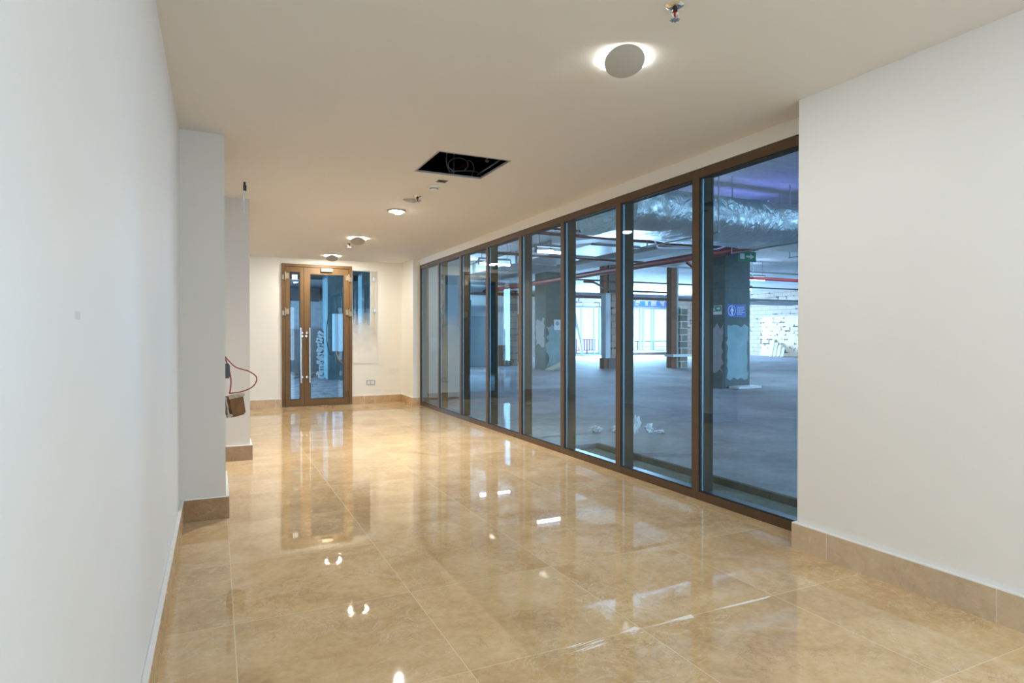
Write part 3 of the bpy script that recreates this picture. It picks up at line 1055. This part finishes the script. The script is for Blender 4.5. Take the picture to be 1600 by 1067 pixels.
MB().box(30.97, 31.0, 25.4, 28.6, 0.02, 2.45).build('render_patch', 'cream_blocks', bpy.data.objects['wall_side'])['label'] = 'cream rendered part of the blockwork'

# far windows
def far_window(idx, lab, x0, x1, z0, z1, bars, rail):
    r = sroot(f'window_{idx}', lab, 'window', ((x0 + x1) / 2, YW, z0))
    fr = MB()
    fr.box(x0, x0 + 0.10, YW + 0.08, YW + 0.2, z0, z1)
    fr.box(x1 - 0.10, x1, YW + 0.08, YW + 0.2, z0, z1)
    fr.box(x0 + 0.1, x1 - 0.1, YW + 0.08, YW + 0.2, z1 - 0.1, z1)
    fr.box(x0 + 0.1, x1 - 0.1, YW + 0.08, YW + 0.2, z0, z0 + 0.08)
    fr.build('window_frame', 'grey_door', r)
    for bx_, wd in bars:
        MB().box(bx_, bx_ + wd, YW + 0.09, YW + 0.19, z0 + 0.08, z1 - 0.1).build('glazing_bar', 'grey_door', r)
    MB().box(x0 + 0.1, x1 - 0.1, YW + 0.13, YW + 0.15, z0 + 0.08, z1 - 0.1).build('glass_pane', 'door_glass', r)
    return r


far_window(10, 'tall bright balcony door left in the far facade', 20.3, 22.25, 0.02, 3.12, [(20.8, 0.05), (21.75, 0.05)], True)
far_window(11, 'wide bright window right in the far facade', 23.5, 28.6, 0.25, 3.12, [(24.75, 0.14), (25.35, 0.05), (25.6, 0.14), (26.3, 0.06), (26.5, 0.05), (27.6, 0.12)], False)
# balcony railings outside the windows
t = thing('balcony_railing', 'magenta balcony railing outside the left bright window', 'railing', (21.2, YW + 1.2, 0))
MB().box(20.2, 22.6, YW + 1.2, YW + 1.25, 1.00, 1.05).build('top_rail', 'magenta_rail', t)
MB().box(20.2, 22.6, YW + 1.2, YW + 1.25, 0.30, 0.35).build('bottom_rail', 'magenta_rail', t)
for k in range(12):
    MB().box(20.3 + 0.2 * k, 20.36 + 0.2 * k, YW + 1.2, YW + 1.25, 0.0 if k % 4 == 0 else 0.35, 1.0).build('baluster', 'magenta_rail', t)
t = thing('balcony_railing', 'thin dark railing outside the wide right window', 'railing', (26, YW + 1.2, 0))
MB().box(23.3, 29, YW + 1.2, YW + 1.25, 0.86, 0.92).build('top_rail', 'rust_pipe', t)
MB().box(23.3, 29, YW + 1.2, YW + 1.25, 0.50, 0.53).build('bottom_rail', 'rust_pipe', t)
for k in range(5):
    MB().box(23.4 + 1.3 * k, 23.44 + 1.3 * k, YW + 1.2, YW + 1.25, 0.0, 0.86).build('post', 'rust_pipe', t)
tag(MB().box(23.3, 28.8, YW - 0.25, YW - 0.005, 0.17, 0.27, 0.01).build('window_sill', 'sign_white'), 'white sill board under the wide right window', 'sill')
t = thing('film_band', 'blue and white film strips taped above the wide far window', 'film', (25.8, YW - 0.03, 3.2))
MB().box(23.6, 28.6, YW - 0.03, YW - 0.002, 3.2, 3.26).build('lower_strip', 'blue_film', t)
for k in range(7):
    x = 23.9 + k * 0.68
    MB().box(x, x + 0.2 + 0.1 * (k % 3), YW - 0.03, YW - 0.002, 3.28, 3.55).build('film_patch', 'blue_film', t)
tag(MB().box(22.28, 22.85, YW - 0.06, YW - 0.003, 0.1, 3.1).build('facade_panel', 'hall_paint'), 'pale blue panel right of the left bright window', 'panel')

# leaning sheet left of far window
rot = Matrix.Rotation(R(7), 3, 'Y')
tag(MB().box(18.9, 20.15, YW - 0.16, YW - 0.06, 0, 3.0).build('sheet_panel', 'grey_door'), 'grey sheet panel standing left of the left bright window', 'panel')
tag(MB().obox((20.35, YW - 0.30, 1.35), (0.12, 0.12, 2.7), Matrix.Rotation(R(-12), 3, 'Y')).build('leaning_pole', 'grey_pipe'), 'thin pole leaning beside the left bright window', 'pole')


# big concrete columns
def column(x, y, label, s=0.80, top=3.28):
    t = sroot('concrete_column', label, 'column', (x + s / 2, y + s / 2, 0))
    MB().box(x, x + s, y, y + s, 0, HZ).build('shaft', 'column_concrete', t)
    return t


def patch(poly, axis, a0, a1, parent, m, name='plaster_or_lit_patch'):
    return MB().prism(poly, axis, a0, a1).build(name, m, parent)


def ragged(x0, x1, z0, z1, n, j):
    p = []
    for k in range(n):
        p.append((x0 + (x1 - x0) * k / n, z0 + random.uniform(-j, j)))
    for k in range(n * 2):
        p.append((x1 + random.uniform(-j, j * 0.3), z0 + (z1 - z0) * k / (n * 2)))
    for k in range(n):
        p.append((x1 - (x1 - x0) * k / n, z1 + random.uniform(-j * 1.5, j)))
    for k in range(n * 2):
        p.append((x0 + random.uniform(-j * 0.3, j), z1 - (z1 - z0) * k / (n * 2)))
    return p


CX, CY = 10.95, 11.18
c1 = column(CX, CY, 'teal concrete column with green and blue safety signs')
patch(ragged(CX + 0.04, CX + 0.74, 0.22, 1.52, 6, 0.05), 'Y', CY - 0.012, CY, c1, 'blue_plaster_or_lit')
patch(ragged(CY + 0.06, CY + 0.62, 0.40, 1.55, 6, 0.10), 'X', CX - 0.008, CX, c1, 'plaster_or_lit_patch')
MB().box(CX - 0.05, CX, CY + 0.02, CY + 0.78, 0, 0.36).build('base_board', 'column_concrete', c1)
c2 = column(11.0, 20.2, 'grey concrete column with pinkish plaster patch, deeper in the hall', 0.86)
patch(ragged(20.28, 20.98, 0.9, 1.9, 6, 0.09), 'X', 10.99, 11.0, c2, 'plaster_or_lit_patch')
patch(ragged(11.02, 11.80, 0.02, 1.6, 6, 0.15), 'Y', 20.185, 20.2, c2, 'blue_plaster_or_lit')
struct(MB().box(10.9, 11.85, -8, 33.4, 3.62, HZ).build('ceiling_beam', 'soffit'), 'concrete drop beam above the column row', 'beam')
tag(MB().obox((11.40, 10.98, 0.035), (0.78, 0.30, 0.05), Matrix.Rotation(R(4), 3, 'Z')).build('white_board', 'sign_white'), 'white board lying at the foot of the signed column', 'board')

# signs on the near column
g = thing('exit_sign', 'green running man exit sign on the teal column', 'sign', (CX - 0.01, CY + 0.33, 1.86))
yc, zc = CY + 0.30, 1.88
MB().box(CX - 0.012, CX - 0.0005, yc - 0.20, yc + 0.20, zc - 0.11, zc + 0.11).build('sign_plate', 'sign_white', g)
MB().box(CX - 0.015, CX - 0.0125, yc - 0.19, yc + 0.19, zc - 0.035, zc + 0.10).build('green_field', 'sign_green', g)
pic = MB()
X0, X1 = CX - 0.019, CX - 0.0155
# person faces are seen with +Y to the left, so the arrow points to smaller Y
pic.prism([(yc - 0.16, zc + 0.035), (yc - 0.10, zc + 0.075), (yc - 0.10, zc + 0.05), (yc - 0.04, zc + 0.05), (yc - 0.04, zc + 0.02), (yc - 0.10, zc + 0.02), (yc - 0.10, zc - 0.005)], 'X', X0, X1)
pic.prism([(yc + 0.02 + 0.012 * math.cos(R(a)), zc + 0.075 + 0.012 * math.sin(R(a))) for a in range(0, 360, 45)], 'X', X0, X1)
pic.prism([(yc + 0.03, zc + 0.06), (yc + 0.06, zc + 0.055), (yc + 0.055, zc + 0.015), (yc + 0.085, zc - 0.02), (yc + 0.07, zc - 0.025), (yc + 0.04, zc + 0.0), (yc + 0.01, zc - 0.02), (yc + 0.0, zc - 0.005), (yc + 0.03, zc + 0.02)], 'X', X0, X1)
pic.prism([(yc + 0.11, zc - 0.02), (yc + 0.16, zc - 0.02), (yc + 0.16, zc + 0.08), (yc + 0.11, zc + 0.08)], 'X', X0, X1)
pic.build('pictogram', 'sign_white', g)
g = thing('safety_sign', 'blue mandatory sign with white walking figure on the teal column', 'sign', (CX + 0.38, CY - 0.01, 1.86))
xc, zc = CX + 0.36, 1.86
MB().box(xc - 0.30, xc + 0.30, CY - 0.012, CY - 0.0005, zc - 0.155, zc + 0.155).build('sign_plate', 'sign_blue', g)
lf = MB()
ring_o = [(xc - 0.155 + 0.125 * math.cos(R(a)), zc + 0.125 * math.sin(R(a))) for a in range(0, 360, 12)]
lf.prism(ring_o, 'Y', CY - 0.0145, CY - 0.0122)
lf.build('white_disc', 'sign_white', g)
lf = MB()
lf.prism([(xc - 0.155 + 0.113 * math.cos(R(a)), zc + 0.113 * math.sin(R(a))) for a in range(0, 360, 12)], 'Y', CY - 0.017, CY - 0.0147)
lf.build('blue_disc', 'sign_blue', g)
fg = MB()
px = xc - 0.155
fg.prism([(px + 0.020 * math.cos(R(a)), zc + 0.075 + 0.020 * math.sin(R(a))) for a in range(0, 360, 30)], 'Y', CY - 0.020, CY - 0.0172)
fg.prism([(px - 0.03, zc + 0.05), (px + 0.03, zc + 0.05), (px + 0.055, zc - 0.01), (px + 0.042, zc - 0.015), (px + 0.022, zc + 0.02), (px + 0.022, zc - 0.095), (px + 0.004, zc - 0.095), (px, zc - 0.03), (px - 0.004, zc - 0.095), (px - 0.022, zc - 0.095), (px - 0.022, zc + 0.02), (px - 0.042, zc - 0.015), (px - 0.055, zc - 0.01)], 'Y', CY - 0.020, CY - 0.0172)
fg.build('walking_figure', 'sign_white', g)
for k, wd in enumerate((0.19, 0.22, 0.16, 0.21, 0.12)):
    z = zc + 0.085 - k * 0.042
    tx = MB()
    x = xc + 0.02
    while x < xc + 0.02 + wd:
        ww = random.uniform(0.02, 0.045)
        tx.box(x, min(x + ww, xc + 0.26), CY - 0.0145, CY - 0.0122, z - 0.008, z + 0.008)
        x += ww + 0.010
    tx.build('text_line', 'sign_white', g)

n2 = thing('paper_notice', 'white paper notice on the deeper grey column', 'notice', (11.75, 20.19, 1.55))
MB().box(11.34, 11.62, 20.17, 20.184, 1.48, 1.86).build('sheet', 'sign_white', n2)
MB().cyl((11.48, 20.165, 1.72), (11.48, 20.169, 1.72), 0.08, seg=20).build('round_symbol', 'sign_grey', n2)
# hanging exit sign by the red pipe
g = thing('hanging_sign', 'green exit sign hanging from the red pipe before the signed column', 'sign', (10.6, 10.2, 3.0))
MB().box(10.35, 10.88, 10.18, 10.21, 2.90, 3.12).build('sign_plate', 'sign_green', g)
pc = MB().box(10.40, 10.53, 10.172, 10.179, 2.95, 3.07)
pc.prism([(10.58, 3.03), (10.70, 3.03), (10.70, 3.07), (10.82, 3.01), (10.70, 2.95), (10.70, 2.99), (10.58, 2.99)], 'Y', 10.172, 10.179)
pc.build('pictogram', 'sign_white', g)
for x in (10.42, 10.84):
    MB().cyl((x, 10.195, 3.12), (x, 10.195, HZ), 0.006, seg=8).build('hanger', 'grey_pipe', g)

# half-stripped steel piers
t = thing('steel_pier', 'rusty steel pier half cased in dark blocks before the wide window', 'pier', (16.3, 19.3, 0))
MB().box(16.0, 16.26, 19.15, 19.45, 0, 3.99).build('steel_flange', 'rust_steel', t)
MB().box(16.26, 16.42, 19.25, 19.4, 0, 3.99).build('web_plate', 'blue_plaster_or_lit', t)
MB().box(16.42, 16.80, 19.15, 19.5, 0, 2.35).build('block_casing', 'dark_blocks', t)
MB().box(15.98, 16.95, 19.02, 19.55, 0.44, 0.54).build('collar_board', 'sign_white', t)
t = thing('steel_pier', 'steel pier with white block casing and exposed rusty base', 'pier', (13.7, 20.1, 0))
MB().box(13.44, 13.60, 20.0, 20.3, 0, 0.36).build('steel_flange', 'rust_steel', t)
MB().box(13.44, 13.6, 20.0, 20.3, 2.9, 3.99).build('steel_flange', 'rust_steel', t)
MB().box(13.66, 14.06, 20.0, 20.35, 0, 0.36).build('base_casing', 'dark_board', t)
MB().box(13.66, 14.06, 20.0, 20.35, 2.9, 3.99).build('top_casing', 'dark_board', t)
MB().box(13.52, 13.74, 20.0, 20.3, 0.40, 2.9).build('plaster_casing', 'hall_paint', t)
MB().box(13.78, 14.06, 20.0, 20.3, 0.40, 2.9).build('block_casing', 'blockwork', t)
MB().box(13.46, 14.10, 19.95, 20.35, 0.36, 0.40).build('collar_board', 'dark_board', t)

# back-left hall items
t = thing('metal_door', 'grey flush door in the pale back wall of the hall', 'door', (9.75, 23.97, 0))
MB().box(9.35, 10.18, 23.95, 23.998, 0, 2.0).build('door_leaf', 'grey_door', t)
MB().box(9.28, 9.35, 23.93, 23.998, 0, 2.08).box(10.18, 10.25, 23.93, 23.998, 0, 2.08).box(9.35, 10.18, 23.93, 23.998, 2.0, 2.08).build('door_frame', 'duct_grey', t)
tag(MB().obox((9.05, 23.3, 1.35), (0.22, 0.5, 2.7), Matrix.Rotation(R(3), 3, 'X')).build('dark_slab', 'dark_board'), 'tall dark slab standing before the pale back wall', 'slab')
tag(MB().obox((10.86, 23.80, 0.43), (0.46, 0.05, 0.88), Matrix.Rotation(R(-12), 3, 'X')).build('leaning_board', 'brown_board'), 'brown board leaning on the pale back wall', 'board')
bs = bpy.data.objects['leaning_board']
t = thing('rubble_pier', 'rough white block pier at the end of the pale back wall', 'pier', (11.4, 23.9, 0))
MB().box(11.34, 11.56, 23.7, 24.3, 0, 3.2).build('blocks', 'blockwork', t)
t = thing('service_door', 'dark grey door leaf standing in the opening by the rough pier', 'door', (11.9, 24.4, 0))
MB().box(11.66, 12.16, 24.40, 24.46, 0.1, 2.2).build('door_leaf', 'dark_board', t)
MB().box(11.60, 11.66, 24.36, 24.5, 0, 2.3).box(12.16, 12.22, 24.36, 24.5, 0, 2.3).build('door_frame', 'grey_door', t)
struct(MB().box(11.32, 13.6, 26.2, 26.4, 0, HZ).build('wall_recess', 'hall_paint'), 'pale wall behind the opening by the rough pier', 'wall')
tag(MB().obox((11.15, 19.6, 0.17), (0.75, 0.5, 0.05), Matrix.Rotation(R(-22), 3, 'Y')).build('ramp_board', 'pale_timber'), 'pale timber board propped at the foot of the deeper column', 'board')
t = thing('plank_pile', 'pile of planks leaning against the right blockwork wall', 'planks', (30.6, 27, 0))
for k in range(4):
    MB().obox((30.55 - 0.10 * k, 27.3 - 0.35 * k, 0.50 - 0.07 * k), (0.06, 0.18, 1.25 - 0.2 * k), Matrix.Rotation(R(34), 3, 'Y') @ Matrix.Rotation(R(-18), 3, 'X')).build('plank', 'grey_door' if k % 2 else 'pale_timber', t)

# crumpled plastic bags
def bag(label, x, y, r, hh, seed):
    rnd = random.Random(seed)
    b = MB()
    bmesh.ops.create_icosphere(b.bm, subdivisions=3, radius=1.0)
    fold = [(Vector((rnd.uniform(-1, 1), rnd.uniform(-1, 1), rnd.uniform(-1, 1))).normalized(), rnd.uniform(5, 11), rnd.uniform(0, 6)) for _ in range(6)]
    for vv in b.bm.verts:
        d = vv.co.normalized()
        s = 0.78
        for q, fr, ph in fold:
            s += 0.13 * (1 - 2 * abs(math.sin(d.dot(q) * fr * 0.5 + ph)))
        s += rnd.uniform(-0.12, 0.12)
        vv.co = Vector((x + d.x * r * s, y + d.y * r * s, max(0.003, hh * 0.42 + d.z * hh * 0.62 * s)))
    return tag(b.build('plastic_bag', 'bag_plastic'), label, 'bag', 'crumpled white plastic on the screed')


bag('flat crumpled white plastic leftmost on the hall screed', 4.44, 6.80, 0.12, 0.10, 3)
bag('low crumpled white plastic, second from left on the hall screed', 4.68, 6.70, 0.09, 0.10, 4)
bag('tallest heap of crumpled white plastic on the hall screed', 4.845, 6.49, 0.085, 0.26, 5)
bag('medium heap of crumpled white plastic right of the tallest heap', 5.00, 6.42, 0.075, 0.15, 8)
bag('thin crumpled white plastic scrap, rightmost on the hall screed', 5.16, 6.40, 0.085, 0.05, 9)

# pipes, ducts, lights under the soffit
def pipe(name, label, pts, r, m, hangers=(), cat='pipe'):
    t = thing(name, label, cat, pts[0])
    MB().tube(pts, r, 14, 0).build('tube', m, t, True)
    for p in hangers:
        MB().cyl((p[0], p[1], p[2] + r), (p[0], p[1], HZ), 0.012, seg=8).build('hanger_rod', 'grey_pipe', t)
        MB().lathe((p[0], p[1], p[2] - 0.03), [(r * 1.25, 0), (r * 1.5, 0.01), (r * 1.5, 0.05), (r * 1.25, 0.06)], 16).build('clamp', m, t, True)
    return t


pipe('sprinkler_main', 'thick red sprinkler main running into the hall past the columns', [(10.2, 8.3, 3.97), (10.2, 8.3, 3.12), (10.2, 30, 3.12)], 0.085, 'red_pipe', [(10.2, 17.5, 3.12), (10.2, 24, 3.12), (10.2, 9.4, 3.12)])
pipe('sprinkler_branch', 'dark thin pipe crossing the hall above the red main', [(4.0, 10.75, 3.27), (10.85, 10.75, 3.27)], 0.035, 'rust_pipe', [(8.2, 10.75, 3.27), (6.6, 10.75, 3.27)])
pipe('sprinkler_branch', 'dark thin pipe crossing the hall, second from the screen', [(4.6, 14.2, 3.32), (10.85, 14.2, 3.32)], 0.03, 'rust_pipe', [(8.2, 14.2, 3.32)])
pipe('sprinkler_branch', 'thin dark pipe crossing high near the soffit', [(4.6, 12.4, 3.7), (8.4, 12.4, 3.7)], 0.025, 'rust_pipe', [(7.0, 12.4, 3.7)])
pipe('service_pipe', 'upper grey pipe crossing deep in the hall', [(5.0, 22.2, 3.29), (10.8, 22.2, 3.29)], 0.06, 'grey_pipe', [(8.2, 22.2, 3.29)])
pipe('service_pipe', 'lower rusty pipe crossing deep in the hall', [(5.0, 22.5, 2.92), (30.5, 22.5, 2.92)], 0.06, 'rust_pipe', [(14.8, 22.5, 2.92), (19, 22.5, 2.92)])
pipe('service_pipe', 'upper dark pipe crossing before the facade windows', [(12.0, 24.5, 3.2), (30.5, 24.5, 3.2)], 0.06, 'grey_pipe', [(18.0, 24.5, 3.2), (22, 24.5, 3.2)])
pipe('service_pipe', 'farthest rusty pipe crossing before the facade windows', [(13.0, 28.5, 3.45), (30.5, 28.5, 3.45)], 0.07, 'rust_pipe', [(20, 28.5, 3.45), (26, 28.5, 3.45)])
pipe('drop_pipe', 'bent red drop pipe right of the signed column', [(11.9, 13.6, 3.32), (12.5, 13.6, 2.98), (30, 13.6, 2.92)], 0.05, 'red_pipe', [(14.4, 13.6, 2.97)])
pipe('drop_pipe', 'bent rusty pipe left of the steel piers', [(11.9, 19.0, 3.2), (12.3, 19.0, 3.2), (13.0, 19.0, 2.92), (15.8, 19.0, 2.92)], 0.04, 'rust_pipe', [(14.0, 19.0, 2.92)])
pipe('sprinkler_branch', 'thin dark pipe crossing below the soffit, fourth from the screen', [(4.7, 16.9, 3.75), (8.4, 16.9, 3.75)], 0.022, 'rust_pipe', [(6.9, 16.9, 3.75), (8.0, 16.9, 3.75)])
pipe('sprinkler_branch', 'thin dark pipe running into the hall left of the grey duct', [(7.1, 9.2, 3.82), (7.1, 23.5, 3.82)], 0.022, 'rust_pipe', [(7.1, 11.2, 3.82), (7.1, 15.2, 3.82)])
pipe('conduit', 'slim grey conduit crossing the hall right of the column row', [(12.0, 16.0, 3.5), (30.5, 16.0, 3.5)], 0.03, 'grey_pipe', [(14.5, 16.0, 3.5), (20, 16.0, 3.5)])
pipe('conduit', 'slim dark conduit crossing before the right blockwork wall', [(12.0, 19.8, 3.35), (30.5, 19.8, 3.35)], 0.03, 'rust_pipe', [(18.6, 19.8, 3.35)])
pipe('spray_drop', 'thin vertical pipe with cross end before the left bright window', [(14.6, 21.9, 3.97), (14.6, 21.9, 2.15)], 0.03, 'grey_pipe')
pipe('cable_run', 'slack dark cable strung across the hall under the soffit', [(4.4, 8.6, 3.95), (6.6, 9.2, 3.55), (8.0, 9.4, 3.95)], 0.012, 'plastic_black', (), 'cable')
pipe('cable_run', 'pale slack cable beneath the foil duct', [(6.6, 9.0, 3.96), (7.2, 9.0, 2.84), (8.6, 9.0, 2.90), (9.9, 9.0, 3.3), (9.95, 9.0, 3.96)], 0.014, 'white_cable', (), 'cable')

# foil wrapped duct across the hall
t = thing('foil_duct', 'large crinkled foil wrapped duct crossing close behind the screen', 'duct', (8, 7.1, 3.2))
prof = []
for k in range(24):
    a = 2 * math.pi * k / 24
    prof.append((7.25 + 0.74 * math.copysign(abs(math.cos(a)) ** 0.6, math.cos(a)), 2.99 + 0.30 * math.copysign(abs(math.sin(a)) ** 0.75, math.sin(a))))
d = MB()
NX = 60
rings = []
for i in range(NX + 1):
    x = 4.9 + 15.0 * i / NX
    rings.append([d.bm.verts.new((x, p[0] + random.uniform(-0.012, 0.012), p[1] + random.uniform(-0.014, 0.014))) for p in prof])
for a, b in zip(rings, rings[1:]):
    for k in range(24):
        j = (k + 1) % 24
        d.bm.faces.new((a[k], a[j], b[j], b[k]))
d.bm.faces.new(rings[0])
d.bm.faces.new(rings[-1])
d.build('foil_skin', 'foil', t, True)
for x in (6.2, 8.0, 9.4, 12.0):
    MB().box(x, x + 0.03, 6.46, 8.04, 2.668, 2.682).cyl((x + 0.015, 6.47, 2.675), (x + 0.015, 6.47, HZ), 0.010, seg=8).cyl((x + 0.015, 8.03, 2.675), (x + 0.015, 8.03, HZ), 0.010, seg=8).build('hanger_strap', 'grey_pipe', t)
t = thing('air_duct', 'long grey rectangular duct running beside the red main', 'duct', (9.3, 15, 3.3))
MB().box(8.55, 9.95, 9.6, 23.9, 3.56, 3.9).build('duct_body', 'duct_grey', t)
for k in range(6):
    y = 11 + 2.2 * k
    MB().box(8.50, 10.0, y, y + 0.05, 3.53, 3.93).build('flange', 'grey_pipe', t)
t = thing('branch_duct', 'short pale duct branch left of the red main', 'duct', (7.6, 11.8, 3.4))
MB().cyl((7.6, 11.8, 3.53), (7.6, 11.8, HZ), 0.012, seg=8).build('hanger_rod', 'grey_pipe', t)
MB().obox((7.6, 11.8, 3.46), (0.5, 1.8, 0.16), Matrix.Rotation(R(30), 3, 'Z')).build('duct_body', 'cabinet_paint', t)
t = thing('cable_tray', 'pale cable tray hanging before the right blockwork wall', 'cable tray', (24, 20.6, 2.9))
for s in (0, 0.7):
    MB().box(20.2, 25.0, 20.4 + s, 20.46 + s, 2.70, 2.80).build('side_rail', 'grey_door', t)
for x in (20.6, 24.6):
    MB().cyl((x, 20.43, 2.80), (x, 20.43, HZ), 0.012, seg=8).build('hanger_rod', 'grey_pipe', t)
for k in range(9):
    MB().box(20.3 + 0.55 * k, 20.36 + 0.55 * k, 20.46, 21.1, 2.71, 2.75).build('rung', 'grey_door', t)


def tube_light(label, x, y, z, L, glow='led_hall', along='X'):
    t = thing('hall_light', label, 'lamp', (x, y, z))
    if along == 'X':
        MB().box(x - L / 2, x + L / 2, y - 0.04, y + 0.04, z, z + 0.06).build('housing', 'grey_pipe', t)
        MB().cyl((x - L / 2, y, z - 0.12), (x + L / 2, y, z - 0.12), 0.03, seg=16).build('tube', glow, t)
        for e in (-1, 1):
            MB().box(x + e * L / 2 - 0.02, x + e * L / 2 + 0.02, y - 0.035, y + 0.035, z - 0.155, z).build('end_cap', 'grey_pipe', t)
    for s in (-1, 1):
        MB().cyl((x + s * L * 0.4, y, z + 0.06), (x + s * L * 0.4, y, HZ), 0.008, seg=8).build('hanger_rod', 'grey_pipe', t)
    return t


tube_light('violet white tube light right of the signed column', 17.8, 16.8, 3.45, 1.2)
tube_light('bright tube light under the soffit near the fourth glass bay', 7.53, 13.5, 3.45, 0.9)
tube_light('added violet fill tube hidden behind the foil duct near the red main', 9.1, 8.5, 3.54, 1.5, 'fill_violet')  # added to tint the soffit violet
tube_light('added fill tube hidden behind the foil duct near its left end', 6.6, 8.6, 3.52, 1.8, 'led_hall')  # unseen, added to brighten the soffit over the middle bays
tube_light('added cool fill tube hidden by the right wall, right of the signed column', 15.5, 11.0, 3.5, 2.4, 'fill_cool')  # extra fill for the hall soffit, out of view
tube_light('added cool fill tube hidden by the return wall, before the pale back wall', 7.0, 21.2, 3.5, 2.4, 'fill_cool')  # unseen fill added to lift the pale back wall
tube_light('dim violet tube light right of the two steel piers', 21.5, 21.0, 3.5, 1.4)
tube_light('bright tube light deep in the hall before the pale back wall', 7.3, 16.5, 3.45, 1.0)

# ------------------------------------------------------------------ ROOM BEHIND THE DOOR
struct(MB().box(-2.0, 4.42, YF + 0.12, 22.0, -0.14, 0.0).build('floor', 'gravel'), 'rough gravelly floor of the room behind the glass door', 'floor')
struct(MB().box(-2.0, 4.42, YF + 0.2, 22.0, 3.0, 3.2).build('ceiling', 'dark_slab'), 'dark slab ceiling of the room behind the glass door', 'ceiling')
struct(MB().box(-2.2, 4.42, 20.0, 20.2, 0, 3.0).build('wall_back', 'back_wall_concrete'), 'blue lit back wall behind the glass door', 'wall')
w = MB()
w.box(-2.2, -2.0, YF + 0.2, 13.5, 0, 3.0).box(-2.2, -2.0, 18.5, 20.0, 0, 3.0).box(-2.2, -2.0, 13.5, 18.5, 0, 0.3).box(-2.2, -2.0, 13.5, 18.5, 2.7, 3.0)
struct(w.build('wall_side', 'back_wall_concrete'), 'side wall with window opening in the room behind the door', 'wall')
c3 = sroot('concrete_column', 'teal concrete column seen through the wide door leaf', 'column', (3.2, 18.7, 0))
MB().box(2.87, 3.60, 18.2, 19.2, 0, 3.0).build('shaft', 'column_concrete', c3)
patch(ragged(18.25, 19.15, 0.0, 2.95, 6, 0.04), 'X', 2.862, 2.87, c3, 'blue_plaster_or_lit')  # daylight on the left face painted as a full-height lighter sheet
rp = MB()
for k in range(16):
    z = 0.05 + k * 0.085
    rp.obox((2.80 + random.uniform(-0.06, 0.04), 19.0, z), (0.16, 0.2, 0.10), Matrix.Rotation(random.uniform(-0.6, 0.6), 3, 'Y'))
rp.build('broken_edge', 'plaster_or_lit_patch', c3)
c4 = sroot('concrete_column', 'added slim column repeating the doubled door image behind the sidelight', 'column', (3.8, 17.6, 0))  # made-up column, only for the view through the added sidelight
MB().box(3.66, 4.1, 17.35, 17.9, 0, 3.0).build('shaft', 'column_concrete', c4)
patch(ragged(17.37, 17.88, 0.0, 2.95, 6, 0.03), 'X', 3.652, 3.66, c4, 'blue_plaster_or_lit')  # lit left face put on as a lighter sheet
# low dark wall pieces and pipes in the back room
tag(MB().box(1.95, 2.85, 19.5, 19.96, 0.12, 1.45).build('stacked_panel', 'dark_board'), 'dark panel standing beside the column behind the door', 'panel')
tag(MB().box(0.4, 2.85, 19.6, 19.98, 2.32, 2.72).build('wall_duct', 'dark_slab'), 'dark duct along the top of the back wall behind the door', 'duct')
tag(MB().box(0.4, 1.8, 19.9, 19.99, 0.05, 0.13).build('skirting_pipe', 'dark_board'), 'dark low pipe along the back wall behind the door', 'pipe')
t = thing('electrical_cabinet', 'pale wall cabinet hung on the column behind the door', 'cabinet', (3.2, 18.0, 1.3))
MB().box(2.98, 3.52, 17.9, 18.18, 0.82, 1.88, 0.01).build('cabinet_body', 'cabinet_paint', t)
MB().box(2.995, 3.505, 17.88, 17.898, 0.84, 1.86, 0.004).build('cabinet_door', 'cabinet_paint', t)
ct = MB()
ct.prism([(3.30, 1.62), (3.42, 1.62), (3.36, 1.72)], 'Y', 17.872, 17.879)
ct.box(3.25, 3.44, 17.872, 17.879, 1.56, 1.59).box(3.25, 3.38, 17.872, 17.879, 1.50, 1.53)
ct.build('warning_label', 'dark_board', t)
MB().box(3.29, 3.43, 17.872, 17.879, 1.24, 1.47).build('paper_label', 'sign_white', t)
tag(MB().tube([(3.08, 18.05, 0.815), (3.13, 18.0, 0.62), (3.25, 17.98, 0.48), (3.42, 18.0, 0.36)], 0.022, 10, 8).build('supply_cable', 'orange_cable', None, True), 'orange cable hanging from the cabinet behind the door', 'cable')
tag(MB().tube([(2.90, 18.1, 1.90), (2.83, 18.1, 1.6), (2.82, 18.1, 1.1), (2.90, 18.1, 0.76), (2.95, 18.1, 0.74)], 0.012, 8, 8).build('supply_cable', 'plastic_black', None, True), 'black cable bowing down the column left of the cabinet', 'cable')
tag(MB().tube([(3.36, 18.12, 2.95), (3.36, 18.12, 2.5), (3.40, 18.12, 2.40), (3.50, 18.12, 2.38)], 0.012, 8, 8).build('supply_cable', 'white_cable', None, True), 'pale hooked cable above the cabinet behind the door', 'cable')
